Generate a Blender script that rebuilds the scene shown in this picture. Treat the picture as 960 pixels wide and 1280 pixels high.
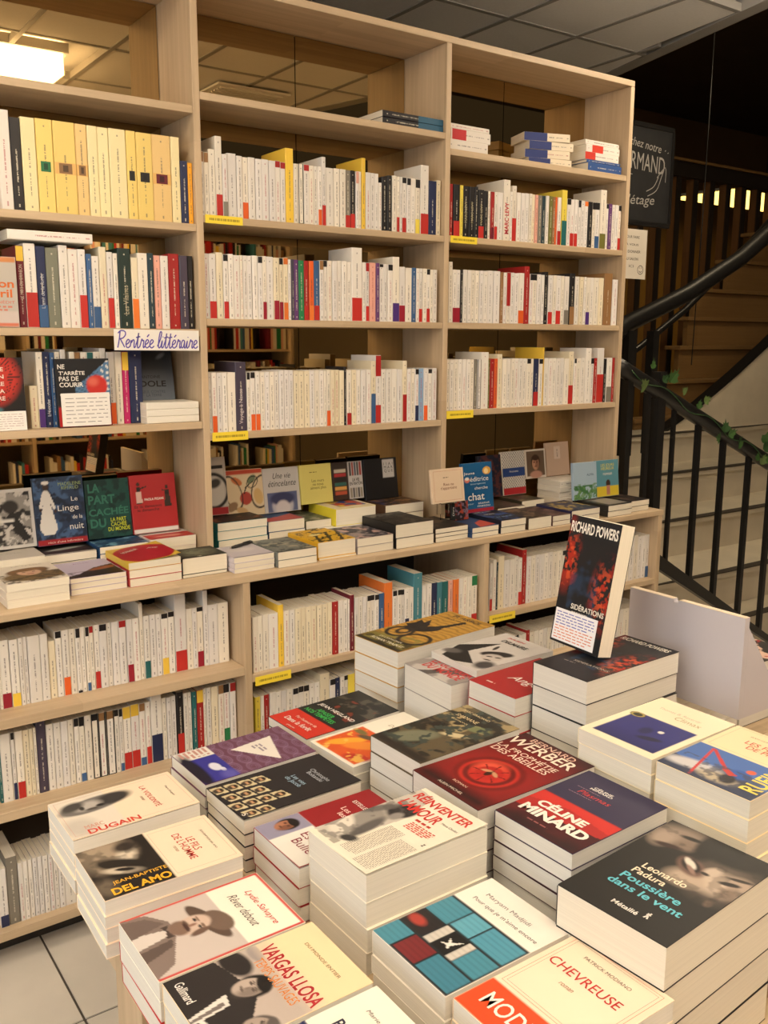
import bpy, bmesh, math, random
import numpy as np
from mathutils import Matrix, Vector

for o in list(bpy.data.objects):
    bpy.data.objects.remove(o)
scene = bpy.context.scene
COL = scene.collection
rnd = random.Random(7)

# ------------------------------------------------------------------ camera
cam_data = bpy.data.cameras.new('camera')
cam_data.sensor_fit = 'VERTICAL'
cam_data.sensor_height = 24.0
cam_data.lens = 24.0 * 1150.0 / 1280.0
cam_data.clip_start = 0.02
cam_data.clip_end = 60
cam = bpy.data.objects.new('camera', cam_data)
COL.objects.link(cam)
PITCH, YAW, ROLL = 0.1848, -0.6159, 0.0033
_f = Vector((-math.sin(YAW), math.cos(YAW), 0)); _r = Vector((math.cos(YAW), math.sin(YAW), 0)); _u = Vector((0, 0, 1))
_f2 = _f * math.cos(PITCH) - _u * math.sin(PITCH); _u2 = _u * math.cos(PITCH) + _f * math.sin(PITCH)
_r3 = _r * math.cos(ROLL) + _u2 * math.sin(ROLL); _u3 = _u2 * math.cos(ROLL) - _r * math.sin(ROLL)
cm = Matrix((( _r3.x, _u3.x, -_f2.x, -1.0982), (_r3.y, _u3.y, -_f2.y, -2.403), (_r3.z, _u3.z, -_f2.z, 1.55), (0, 0, 0, 1)))
cam.matrix_world = cm
scene.camera = cam

# ------------------------------------------------------------------ world, exposure
world = bpy.data.worlds.new('world')
scene.world = world
world.use_nodes = True
world.node_tree.nodes['Background'].inputs['Color'].default_value = (1.0, 0.82, 0.6, 1)
world.node_tree.nodes['Background'].inputs['Strength'].default_value = 0.05
scene.view_settings.view_transform = 'Standard'
scene.view_settings.look = 'None'
scene.view_settings.gamma = 1.0
scene.view_settings.use_curve_mapping = False
scene.view_settings.exposure = 0.06
LAMP_STRENGTH = 16.5
LAMP_COLOR = (1.0, 0.825, 0.625)
CEIL = 2.9
DAYLIGHT = 2.6

# ------------------------------------------------------------------ helpers
def lin(c):
    c = c / 255.0
    return c / 12.92 if c <= 0.04045 else ((c + 0.055) / 1.055) ** 2.4
def rgb(r, g, b):
    return (lin(r), lin(g), lin(b))

def tag(o, label=None, cat=None, group=None, kind=None):
    if label: o['label'] = label
    if cat: o['category'] = cat
    if group: o['group'] = group
    if kind: o['kind'] = kind
    return o
def empty(name, loc=(0, 0, 0), label=None, cat=None, group=None, kind=None):
    o = bpy.data.objects.new(name, None)
    COL.objects.link(o)
    o.location = loc
    o.empty_display_size = 0.05
    return tag(o, label, cat, group, kind)
def link(name, me, mat=None, parent=None, loc=None):
    o = bpy.data.objects.new(name, me)
    COL.objects.link(o)
    if mat is not None and not me.materials: me.materials.append(mat)
    if parent is not None: o.parent = parent
    if loc is not None: o.location = loc
    return o
def smooth(me, angle=None):
    for p in me.polygons: p.use_smooth = True
def box_mesh(dx, dy, dz, bevel=0.0):
    bm = bmesh.new()
    bmesh.ops.create_cube(bm, size=1.0)
    bmesh.ops.scale(bm, vec=(dx, dy, dz), verts=bm.verts)
    if bevel > 0:
        bmesh.ops.bevel(bm, geom=list(bm.edges), offset=bevel, segments=1, affect='EDGES', profile=0.5)
    me = bpy.data.meshes.new('box')
    bm.to_mesh(me); bm.free()
    return me
def box(name, x0, x1, y0, y1, z0, z1, mat, parent=None, bevel=0.0):
    me = box_mesh(abs(x1 - x0), abs(y1 - y0), abs(z1 - z0), bevel)
    c = Vector(((x0 + x1) / 2, (y0 + y1) / 2, (z0 + z1) / 2))
    if parent is not None:
        p = Vector((0, 0, 0)); q = parent
        while q is not None: p += q.location; q = q.parent
        c = c - p
    return link(name, me, mat, parent, c)
def pydata(name, verts, faces, mat=None, parent=None, loc=None, smoothed=False):
    me = bpy.data.meshes.new(name)
    me.from_pydata([tuple(v) for v in verts], [], faces)
    me.update()
    if smoothed: smooth(me)
    return link(name, me, mat, parent, loc)
def tube_mesh(pts, r, n=10, caps=True):
    pts = [Vector(p) for p in pts]
    verts, faces = [], []
    up0 = None
    for i, p in enumerate(pts):
        d = (pts[min(i + 1, len(pts) - 1)] - pts[max(i - 1, 0)]).normalized()
        a = Vector((0, 0, 1)) if abs(d.z) < 0.95 else Vector((1, 0, 0))
        s = d.cross(a).normalized(); t = s.cross(d).normalized()
        rr = r[i] if isinstance(r, (list, tuple)) else r
        for k in range(n):
            an = 2 * math.pi * k / n
            verts.append(p + s * math.cos(an) * rr + t * math.sin(an) * rr)
    for i in range(len(pts) - 1):
        for k in range(n):
            k2 = (k + 1) % n
            faces.append((i * n + k, i * n + k2, (i + 1) * n + k2, (i + 1) * n + k))
    if caps:
        faces.append(tuple(range(n - 1, -1, -1)))
        b = (len(pts) - 1) * n
        faces.append(tuple(b + k for k in range(n)))
    me = bpy.data.meshes.new('tube')
    me.from_pydata([tuple(v) for v in verts], [], faces)
    me.update()
    smooth(me)
    return me

# ------------------------------------------------------------------ materials
MATS = {}
def new_mat(name):
    m = bpy.data.materials.new(name)
    m.use_nodes = True
    return m, m.node_tree.nodes, m.node_tree.links, m.node_tree.nodes['Principled BSDF']
def plain(name, col, rough=0.5, metal=0.0, spec=0.5, emit=None, strength=0.0, var=0.0, scale=30.0, bump=0.0):
    if name in MATS: return MATS[name]
    m, N, L, b = new_mat(name)
    b.inputs['Base Color'].default_value = (*col, 1)
    b.inputs['Roughness'].default_value = rough
    b.inputs['Metallic'].default_value = metal
    b.inputs['Specular IOR Level'].default_value = spec
    if emit:
        b.inputs['Emission Color'].default_value = (*emit, 1)
        b.inputs['Emission Strength'].default_value = strength
    if var > 0 or bump > 0:
        tc = N.new('ShaderNodeTexCoord')
        nz = N.new('ShaderNodeTexNoise'); nz.inputs['Scale'].default_value = scale; nz.inputs['Detail'].default_value = 4
        L.new(tc.outputs['Object'], nz.inputs['Vector'])
        if var > 0:
            mp = N.new('ShaderNodeMapRange')
            mp.inputs['From Min'].default_value = 0.3; mp.inputs['From Max'].default_value = 0.7
            mp.inputs['To Min'].default_value = 1 - var; mp.inputs['To Max'].default_value = 1 + var
            L.new(nz.outputs['Fac'], mp.inputs['Value'])
            mx = N.new('ShaderNodeVectorMath'); mx.operation = 'SCALE'
            mx.inputs[0].default_value = col
            L.new(mp.outputs['Result'], mx.inputs['Scale'])
            L.new(mx.outputs['Vector'], b.inputs['Base Color'])
        if bump > 0:
            bp = N.new('ShaderNodeBump'); bp.inputs['Strength'].default_value = bump; bp.inputs['Distance'].default_value = 0.002
            L.new(nz.outputs['Fac'], bp.inputs['Height'])
            L.new(bp.outputs['Normal'], b.inputs['Normal'])
    MATS[name] = m
    return m
def wood(name, base, dark, axis, strip=0.045, rough=0.5):
    """glued strips of pale wood, grain running along AXIS (0 x, 1 y, 2 z)"""
    m, N, L, b = new_mat(name)
    tc = N.new('ShaderNodeTexCoord'); oi = N.new('ShaderNodeObjectInfo')
    off = N.new('ShaderNodeVectorMath'); off.operation = 'SCALE'; off.inputs[0].default_value = (7.3, 5.1, 9.7)
    L.new(oi.outputs['Random'], off.inputs['Scale'])
    add = N.new('ShaderNodeVectorMath'); add.operation = 'ADD'
    L.new(tc.outputs['Object'], add.inputs[0]); L.new(off.outputs['Vector'], add.inputs[1])
    mp = N.new('ShaderNodeMapping')
    sc = [60.0, 60.0, 60.0]; sc[axis] = 2.5
    mp.inputs['Scale'].default_value = sc
    L.new(add.outputs['Vector'], mp.inputs['Vector'])
    nz = N.new('ShaderNodeTexNoise'); nz.inputs['Scale'].default_value = 1.0; nz.inputs['Detail'].default_value = 5; nz.inputs['Roughness'].default_value = 0.6
    L.new(mp.outputs['Vector'], nz.inputs['Vector'])
    # strips: cells of white noise
    mp2 = N.new('ShaderNodeMapping')
    s2 = [1.0 / strip] * 3; s2[axis] = 1.6
    mp2.inputs['Scale'].default_value = s2
    L.new(add.outputs['Vector'], mp2.inputs['Vector'])
    fl = N.new('ShaderNodeVectorMath'); fl.operation = 'FLOOR'
    L.new(mp2.outputs['Vector'], fl.inputs[0])
    wn = N.new('ShaderNodeTexWhiteNoise'); wn.noise_dimensions = '3D'
    L.new(fl.outputs['Vector'], wn.inputs['Vector'])
    m1 = N.new('ShaderNodeMapRange'); m1.inputs['From Min'].default_value = 0.25; m1.inputs['From Max'].default_value = 0.75
    L.new(nz.outputs['Fac'], m1.inputs['Value'])
    ma = N.new('ShaderNodeMath'); ma.operation = 'MULTIPLY_ADD'; ma.inputs[1].default_value = 0.38
    L.new(wn.outputs['Value'], ma.inputs[0])
    mb = N.new('ShaderNodeMath'); mb.operation = 'MULTIPLY'; mb.inputs[1].default_value = 0.62
    L.new(m1.outputs['Result'], mb.inputs[0]); L.new(mb.outputs['Value'], ma.inputs[2])
    mx = N.new('ShaderNodeMix'); mx.data_type = 'RGBA'
    mx.inputs['A'].default_value = (*dark, 1); mx.inputs['B'].default_value = (*base, 1)
    L.new(ma.outputs['Value'], mx.inputs['Factor'])
    L.new(mx.outputs['Result'], b.inputs['Base Color'])
    b.inputs['Roughness'].default_value = rough
    MATS[name] = m
    return m
WB, WD = (0.63, 0.48, 0.31), (0.42, 0.305, 0.185)
wood_x = wood('beech_along_x', WB, WD, 0)
wood_z = wood('beech_along_z', WB, WD, 2)
wood_y = wood('beech_along_y', WB, WD, 1)
brown_z = wood('brown_slat_wood', (0.22, 0.105, 0.035), (0.13, 0.06, 0.02), 2, 0.2)
brown_x = wood('brown_step_wood', (0.30, 0.17, 0.06), (0.22, 0.12, 0.04), 0, 0.3)
mirror = plain('bronze_mirror', (0.46, 0.325, 0.155), 0.015, 1.0)
black_metal = plain('black_painted_metal', (0.012, 0.011, 0.010), 0.35)
dark_panel = plain('dark_brown_panel', (0.05, 0.032, 0.020), 0.6, var=0.15, scale=3)
cream_paint = plain('cream_painted_step', (0.62, 0.55, 0.42), 0.5, var=0.08, scale=5, bump=0.1)
nosing_dark = plain('dark_nosing', (0.045, 0.035, 0.025), 0.6)
tile_floor = plain('beige_floor_tile', (0.62, 0.57, 0.49), 0.35, var=0.06, scale=6)
grout = plain('dark_grout', (0.09, 0.075, 0.06), 0.9)
tile_ceil = plain('ceiling_tile_white', (0.86, 0.85, 0.82), 0.9, var=0.03, scale=90, bump=0.2)
tbar = plain('ceiling_grid_bar', (0.34, 0.325, 0.30), 0.6)
wall_mat = plain('warm_wall_paint', (0.50, 0.42, 0.31), 0.8, var=0.03, scale=3)
def label_material():
    m, N, L, b = new_mat('yellow_label_print')
    tc = N.new('ShaderNodeTexCoord'); sp = N.new('ShaderNodeSeparateXYZ'); L.new(tc.outputs['Object'], sp.inputs['Vector'])
    def M(op, a, bb=None):
        n = N.new('ShaderNodeMath'); n.operation = op
        for i, v in enumerate((a, bb)):
            if v is None: continue
            if isinstance(v, (int, float)): n.inputs[i].default_value = v
            else: L.new(v, n.inputs[i])
        return n.outputs['Value']
    oi = N.new('ShaderNodeObjectInfo')
    nz = N.new('ShaderNodeTexNoise'); nz.noise_dimensions = '1D'; nz.inputs['Scale'].default_value = 1.0
    L.new(M('ADD', M('MULTIPLY', sp.outputs['X'], 420.0), M('MULTIPLY', oi.outputs['Random'], 50.0)), nz.inputs['W'])
    msk = M('MULTIPLY', M('MULTIPLY', M('LESS_THAN', M('ABSOLUTE', sp.outputs['Z']), 0.0032), M('LESS_THAN', M('ABSOLUTE', sp.outputs['X']), 0.046)), M('GREATER_THAN', nz.outputs['Fac'], 0.42))
    mx = N.new('ShaderNodeMix'); mx.data_type = 'RGBA'
    L.new(M('MULTIPLY', msk, 0.7), mx.inputs['Factor'])
    mx.inputs['A'].default_value = (*rgb(240, 214, 60), 1); mx.inputs['B'].default_value = (*rgb(120, 95, 25), 1)
    L.new(mx.outputs['Result'], b.inputs['Base Color']); b.inputs['Roughness'].default_value = 0.45
    return m
label_yellow = label_material()
ink_dark = plain('ink_dark', rgb(70, 60, 30), 0.6)
paper_white = plain('white_paper', (0.82, 0.79, 0.74), 0.6)
diffuser = plain('lamp_diffuser', (0.8, 0.8, 0.75), 0.5, emit=LAMP_COLOR, strength=LAMP_STRENGTH)
lamp_frame = plain('lamp_frame_white', (0.75, 0.73, 0.7), 0.4)
chalk_black = plain('chalkboard_slate', (0.012, 0.012, 0.012), 0.7, var=0.3, scale=12)
clear_plastic = None
def ink(col, rough=0.45):
    key = 'ink_%d_%d_%d' % tuple(int(x * 255) for x in col)
    col = tuple(v * 0.86 for v in col)
    return plain(key, col, rough)

# book cover: colour from the object, spine lettering from the uv map of the spine
def cover_material(name, printed):
    m, N, L, b = new_mat(name)
    oi = N.new('ShaderNodeObjectInfo')
    b.inputs['Roughness'].default_value = 0.42
    b.inputs['Specular IOR Level'].default_value = 0.4
    if not printed:
        L.new(oi.outputs['Color'], b.inputs['Base Color'])
        MATS[name] = m
        return m
    def M(op, a=None, bb=None, c=None):
        n = N.new('ShaderNodeMath'); n.operation = op
        for i, v in enumerate((a, bb, c)):
            if v is None: continue
            if isinstance(v, (int, float)): n.inputs[i].default_value = v
            else: L.new(v, n.inputs[i])
        return n.outputs['Value']
    uv = N.new('ShaderNodeUVMap'); uv.uv_map = 'UVMap'
    sp = N.new('ShaderNodeSeparateXYZ'); L.new(uv.outputs['UV'], sp.inputs['Vector'])
    u, v = sp.outputs['X'], sp.outputs['Y']
    r = oi.outputs['Random']
    r1 = M('FRACT', M('MULTIPLY', r, 17.31)); r2 = M('FRACT', M('MULTIPLY', r, 91.7)); r3 = M('FRACT', M('MULTIPLY', r, 53.9))
    half = M('MULTIPLY', oi.outputs['Alpha'], 0.16); ulo = M('SUBTRACT', 0.5, half); uhi = M('ADD', 0.5, half)
    def band(x, lo, hi):
        return M('MULTIPLY', M('GREATER_THAN', x, lo), M('LESS_THAN', x, hi))
    def words(freq, seed, thr):
        cx = N.new('ShaderNodeCombineXYZ')
        L.new(M('MULTIPLY', v, freq), cx.inputs['X'])
        L.new(M('MULTIPLY', u, 3.0), cx.inputs['Y'])
        L.new(M('MULTIPLY_ADD', r, 100.0, seed), cx.inputs['Z'])
        nz = N.new('ShaderNodeTexNoise'); nz.inputs['Scale'].default_value = 1.0; nz.inputs['Detail'].default_value = 1.0
        L.new(cx.outputs['Vector'], nz.inputs['Vector'])
        return M('GREATER_THAN', nz.outputs['Fac'], thr)
    lo = M('MULTIPLY_ADD', r1, 0.18, 0.30); hi = M('MULTIPLY_ADD', r2, 0.22, 0.64)
    title = M('MULTIPLY', M('MULTIPLY', band(u, ulo, uhi), band(v, lo, hi)), words(85.0, 3.0, 0.44))
    author = M('MULTIPLY', M('MULTIPLY', band(u, M('ADD', ulo, 0.02), M('SUBTRACT', uhi, 0.02)), band(v, 0.16, M('SUBTRACT', lo, 0.04))), words(110.0, 41.0, 0.47))
    mark = M('MULTIPLY', band(u, ulo, uhi), band(v, 0.035, M('MULTIPLY_ADD', r3, 0.03, 0.055)))
    top = M('MULTIPLY', M('MULTIPLY', band(u, ulo, uhi), band(v, 0.915, 0.935)), M('GREATER_THAN', r2, 0.35))
    mask = M('MINIMUM', M('ADD', M('ADD', title, author), M('ADD', mark, top)), 1.0)
    lum = N.new('ShaderNodeRGBToBW'); L.new(oi.outputs['Color'], lum.inputs['Color'])
    islight = M('GREATER_THAN', lum.outputs['Val'], 0.22)
    # dark lettering, one spine in six in dull red; pale lettering on dark covers
    cdark = N.new('ShaderNodeMix'); cdark.data_type = 'RGBA'
    cdark.inputs['A'].default_value = (0.10, 0.085, 0.08, 1); cdark.inputs['B'].default_value = (0.42, 0.08, 0.09, 1)
    L.new(M('GREATER_THAN', r3, 0.84), cdark.inputs['Factor'])
    cink = N.new('ShaderNodeMix'); cink.data_type = 'RGBA'
    cink.inputs['A'].default_value = (0.72, 0.66, 0.52, 1)
    L.new(islight, cink.inputs['Factor']); L.new(cdark.outputs['Result'], cink.inputs['B'])
    mx = N.new('ShaderNodeMix'); mx.data_type = 'RGBA'
    L.new(M('MULTIPLY', mask, 0.62), mx.inputs['Factor'])
    L.new(oi.outputs['Color'], mx.inputs['A']); L.new(cink.outputs['Result'], mx.inputs['B'])
    L.new(mx.outputs['Result'], b.inputs['Base Color'])
    MATS[name] = m
    return m
cover_plain = cover_material('book_cover', False)
cover_spine = cover_material('book_cover_with_spine_lettering', True)
def art_material():
    m, N, L, b = new_mat('cover_print')
    a = N.new('ShaderNodeVertexColor'); a.layer_name = 'print'
    L.new(a.outputs['Color'], b.inputs['Base Color'])
    b.inputs['Roughness'].default_value = 0.46
    b.inputs['Specular IOR Level'].default_value = 0.35
    return m
cover_print = art_material()
def page_material():
    m, N, L, b = new_mat('page_edges')
    tc = N.new('ShaderNodeTexCoord'); oi = N.new('ShaderNodeObjectInfo')
    mp = N.new('ShaderNodeMapping'); mp.inputs['Scale'].default_value = (3, 3, 900)
    L.new(tc.outputs['Object'], mp.inputs['Vector'])
    nz = N.new('ShaderNodeTexNoise'); nz.inputs['Scale'].default_value = 1.0; nz.inputs['Detail'].default_value = 2
    L.new(mp.outputs['Vector'], nz.inputs['Vector'])
    mr = N.new('ShaderNodeMapRange'); mr.inputs['To Min'].default_value = 0.84; mr.inputs['To Max'].default_value = 1.1
    L.new(nz.outputs['Fac'], mr.inputs['Value'])
    sc = N.new('ShaderNodeVectorMath'); sc.operation = 'SCALE'
    L.new(oi.outputs['Color'], sc.inputs[0]); L.new(mr.outputs['Result'], sc.inputs['Scale'])
    L.new(sc.outputs['Vector'], b.inputs['Base Color'])
    b.inputs['Roughness'].default_value = 0.85
    b.inputs['Specular IOR Level'].default_value = 0.15
    return m
page_mat = page_material()

# ------------------------------------------------------------------ the room
FX0, FX1, FY0, FY1 = -3.2, 9.6, -4.9, 4.6
floor = empty('floor', (0, 0, 0), kind='structure')
box('floor_bed', FX0, FX1, FY0, FY1, -0.12, -0.004, grout, floor)
TS = 0.45
tile_me = box_mesh(TS - 0.006, TS - 0.006, 0.012, 0.001); tile_me.materials.append(tile_floor)
i = 0
x = -0.575 - TS * 5
while x < 5.0:
    y = -0.47 - TS * 8
    while y < 0.3:
        link('floor_tile', tile_me, None, floor, (x + TS / 2, y + TS / 2, -0.006))
        y += TS
    x += TS
# suspended ceiling: tiles over a grid, its edge open towards the stairwell
ceiling = empty('ceiling', (0, 0, CEIL), kind='structure')
def ceil_edge(yy): return 2.516 + 0.2607 * yy          # x of the open edge
cv = [(FX0, FY0, 0.05), (ceil_edge(FY0), FY0, 0.05), (ceil_edge(2.6), 2.6, 0.05), (FX0, 2.6, 0.05)]
cv2 = [(a, b_, c + 0.12) for a, b_, c in cv]
pydata('ceiling_slab', cv + cv2, [(0, 1, 2, 3), (4, 7, 6, 5), (0, 4, 5, 1), (1, 5, 6, 2), (2, 6, 7, 3), (3, 7, 4, 0)], tile_ceil, ceiling)
TX, TY = 0.4108, 0.62
X0c = 1.780 - TX * 12
LAMPS = [(0.10, -2.20, True), (-2.3, -2.2, True), (0.10, -4.2, True), (-2.3, -4.2, True), (1.15, -3.7, True), (-1.1, -3.2, True), (-1.35, -0.95, True), (2.03, -0.62, True)]  # last four panels are added out of view to brighten shelves, stairs and ceiling
def in_lamp(x0, x1, y0, y1):
    for lx, ly, _ in LAMPS:
        if x0 < lx + 0.30 and x1 > lx - 0.30 and y0 < ly + 0.30 and y1 > ly - 0.30: return True
    return False
xs = [X0c + TX * k for k in range(17)]
ys = [0.755 - TY * k for k in range(-3, 10)]
for xa in xs:
    for ya in ys:
        x0, x1, y0, y1 = xa, xa + TX, ya - TY, ya
        e = min(ceil_edge(y0), ceil_edge(y1)) - 0.03
        e0, e1 = ceil_edge(y0) - 0.05, ceil_edge(y1) - 0.05
        if y1 < FY0 + 0.3 or x0 > max(e0, e1) - 0.02: continue
        if in_lamp(x0, x1, y0, y1): continue
        g = 0.011
        q = [(x0 + g, y0 + g), (min(x1 - g, e0), y0 + g), (min(x1 - g, e1), y1 - g), (x0 + g, y1 - g)]
        if q[1][0] <= q[0][0] or q[2][0] <= q[3][0]: continue
        pydata('ceiling_tile', [(a, b_, 0.0) for a, b_ in q] + [(a, b_, 0.02) for a, b_ in q],
               [(3, 2, 1, 0), (4, 5, 6, 7), (0, 1, 5, 4), (1, 2, 6, 5), (2, 3, 7, 6), (3, 0, 4, 7)], tile_ceil, ceiling)
for xa in xs:
    if xa < 2.95: box('grid_bar', xa - 0.012, xa + 0.012, max(FY0, (xa - 2.44) / 0.2607), 2.55, CEIL - 0.004, CEIL + 0.03, tbar, ceiling)
for ya in ys:
    box('grid_bar', FX0, ceil_edge(ya) - 0.05, ya - 0.012, ya + 0.012, CEIL - 0.003, CEIL + 0.029, tbar, ceiling)
ev = []
for yy in (FY0, 2.6):
    for dx, dz in ((-0.05, -0.004), (0.03, -0.004), (0.03, 0.2), (-0.05, 0.2)):
        ev.append((ceil_edge(yy) + dx, yy, dz))
pydata('edge_trim', ev, [(0, 1, 2, 3), (4, 7, 6, 5), (0, 4, 5, 1), (1, 5, 6, 2), (2, 6, 7, 3), (3, 7, 4, 0)], tbar, ceiling)
# walls
tag(box('wall_back', FX0, 1.735, 0.262, 0.36, 0, 2.45, wall_mat), kind='structure')
WY0, WY1, WZ0, WZ1 = -3.6, -0.6, 0.75, 2.35          # shop window in the left wall
tag(box('wall_left', FX0 - 0.1, FX0, FY0, WY0, 0, 3.1, wall_mat), kind='structure')
tag(box('wall_left_far', FX0 - 0.1, FX0, WY1, FY1, 0, 3.1, wall_mat), kind='structure')
tag(box('wall_left_sill', FX0 - 0.1, FX0, WY0, WY1, 0, WZ0, wall_mat), kind='structure')
tag(box('wall_left_head', FX0 - 0.1, FX0, WY0, WY1, WZ1, 3.1, wall_mat), kind='structure')
win = empty('window_1', (FX0 - 0.05, (WY0 + WY1) / 2, WZ0), kind='structure')
daylight = plain('overcast_daylight', (0.5, 0.5, 0.5), 0.5, emit=(0.72, 0.86, 1.0), strength=DAYLIGHT)
box('window_daylight', FX0 - 0.10, FX0 - 0.085, WY0, WY1, WZ0, WZ1, daylight, win)
for yy in (WY0, (WY0 * 2 + WY1) / 3, (WY0 + WY1 * 2) / 3, WY1 - 0.05): box('window_frame', FX0 - 0.08, FX0 - 0.02, yy, yy + 0.05, WZ0, WZ1, MATS['lamp_frame_white'], win)
tag(box('wall_front', FX0 - 0.1, FX1, FY0 - 0.1, FY0, 0, 3.1, wall_mat), kind='structure')
tag(box('wall_right', FX1, FX1 + 0.1, FY0, FY1, 0, 4.4, dark_panel), kind='structure')
tag(box('wall_stairwell', FX0, FX1, FY1, FY1 + 0.1, 0, 4.4, plain('brown_back_wall', (0.20, 0.11, 0.04), 0.7, var=0.1, scale=2)), kind='structure')
tag(box('ceiling_stairwell', 1.64, FX1 + 0.1, FY0, FY1 + 0.1, 4.0, 4.1, dark_panel), kind='structure')
# a dark dropped beam across the stairwell, over the slats
# lamps in the ceiling
for n, (lx, ly, on) in enumerate(LAMPS):
    t = empty('ceiling_light', (lx, ly, CEIL), ['square lit ceiling panel seen mirrored above the yellow books', 'square lit ceiling panel over the far aisle behind the viewer',
              'square lit ceiling panel before the opposite bookcase', 'square lit ceiling panel in the far corner of the shop', 'added unseen light panel near the open edge of the ceiling', 'added unseen light panel behind the viewer', 'added unseen light panel in front of the left bookcase bay', 'added unseen light panel between the right bookcase bay and the stairs'][n], 'lamp', 'ceiling light panels')
    for a in range(4):
        w = 0.30
        if a == 0: box('frame_bar', lx - w, lx + w, ly - w, ly - w + 0.02, CEIL - 0.006, CEIL + 0.04, lamp_frame, t)
        if a == 1: box('frame_bar', lx - w, lx + w, ly + w - 0.02, ly + w, CEIL - 0.006, CEIL + 0.04, lamp_frame, t)
        if a == 2: box('frame_bar', lx - w, lx - w + 0.02, ly - w + 0.02, ly + w - 0.02, CEIL - 0.006, CEIL + 0.04, lamp_frame, t)
        if a == 3: box('frame_bar', lx + w - 0.02, lx + w, ly - w + 0.02, ly + w - 0.02, CEIL - 0.006, CEIL + 0.04, lamp_frame, t)
    box('diffuser', lx - 0.278, lx + 0.278, ly - 0.278, ly + 0.278, CEIL - 0.10, CEIL - 0.0065, diffuser, t)
vent = empty('ceiling_vent', (1.4, -2.05, CEIL), 'white louvred ceiling vent seen mirrored in the middle bay', 'vent')
box('vent_frame', 1.18, 1.62, -2.20, -1.90, CEIL - 0.022, CEIL - 0.012, plain('vent_white', (0.88, 0.87, 0.85), 0.4), vent)
for k in range(7):
    box('louvre', 1.21, 1.59, -2.17 + k * 0.036, -2.155 + k * 0.036, CEIL - 0.030, CEIL - 0.0222, MATS['vent_white'], vent)
# ------------------------------------------------------------------ text and print
TEXTQ = []
def lettering(parent, txt, place, w, h, col, rot=0.0, shear=0.0, bold=0.0, name='lettering', bend=None, matrix=None):
    """queue flat lettering: PLACE is the centre in the parent's frame (x, y, z) on its local xy plane"""
    TEXTQ.append((parent, txt, place, w, h, col, rot, shear, bold, name, bend, matrix))
def flush_text():
    obs = []
    cache = {}
    for (parent, txt, place, w, h, col, rot, shear, bold, name, bend, matrix) in TEXTQ:
        key = (txt, round(shear, 3), round(bold, 4))
        if key in cache: continue
        cu = bpy.data.curves.new('text', 'FONT')
        cu.body = txt; cu.size = 1.0; cu.align_x = 'CENTER'; cu.align_y = 'CENTER'
        cu.shear = shear; cu.offset = bold; cu.resolution_u = 3; cu.space_line = 0.86
        ob = bpy.data.objects.new('text', cu)
        COL.objects.link(ob)
        cache[key] = ob
    bpy.context.view_layer.update()
    dg = bpy.context.evaluated_depsgraph_get()
    data = {}
    for key, ob in cache.items():
        me = bpy.data.meshes.new_from_object(ob.evaluated_get(dg))
        n = len(me.vertices)
        co = np.empty(n * 3); me.vertices.foreach_get('co', co); co = co.reshape(-1, 3)
        data[key] = (co, [tuple(p.vertices) for p in me.polygons])
        bpy.data.meshes.remove(me)
    for key, ob in cache.items():
        cu = ob.data
        bpy.data.objects.remove(ob); bpy.data.curves.remove(cu)
    for (parent, txt, place, w, h, col, rot, shear, bold, name, bend, matrix) in TEXTQ:
        co, faces = data[(txt, round(shear, 3), round(bold, 4))]
        if len(co) == 0: continue
        lo, hi = co.min(0), co.max(0)
        c = (lo + hi) / 2; s = hi - lo
        sx = w / s[0] if w else h / s[1]
        sy = h / s[1] if h else sx
        p = (co - c) * np.array([sx, sy, 1])
        ca, sa = math.cos(rot), math.sin(rot)
        px = p[:, 0] * ca - p[:, 1] * sa + place[0]
        py = p[:, 0] * sa + p[:, 1] * ca + place[1]
        pz = np.full(len(px), place[2])
        if bend is not None: pz = pz + bend(px)
        pv = np.stack([px, py, pz], 1)
        if matrix is not None: pv = pv @ np.array(matrix.to_3x3()).T + np.array(matrix.translation)
        me = bpy.data.meshes.new(name)
        me.from_pydata(pv.tolist(), [], faces)
        me.update()
        link(name, me, ink(col), parent)
def ribbon(name, strokes, width, col, parent, z=0.0, matrix=None):
    """pen strokes: smoothed polylines turned into flat ribbons, one mesh"""
    verts, faces = [], []
    for st in strokes:
        pts = [np.array(p, float) for p in st]
        out = []
        for i in range(len(pts) - 1):
            p0 = pts[max(i - 1, 0)]; p1 = pts[i]; p2 = pts[i + 1]; p3 = pts[min(i + 2, len(pts) - 1)]
            for k in range(4):
                t = k / 4
                out.append(0.5 * ((2 * p1) + (-p0 + p2) * t + (2 * p0 - 5 * p1 + 4 * p2 - p3) * t * t + (-p0 + 3 * p1 - 3 * p2 + p3) * t ** 3))
        out.append(pts[-1])
        b = len(verts)
        for i, p in enumerate(out):
            d = out[min(i + 1, len(out) - 1)] - out[max(i - 1, 0)]
            L_ = math.hypot(*d) or 1
            n = np.array([-d[1], d[0]]) / L_ * width / 2
            verts.append((p[0] + n[0], p[1] + n[1], z)); verts.append((p[0] - n[0], p[1] - n[1], z))
        for i in range(len(out) - 1):
            faces.append((b + 2 * i + 1, b + 2 * i + 3, b + 2 * i + 2, b + 2 * i))
    return pydata(name, verts, faces, ink(col), parent)
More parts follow.
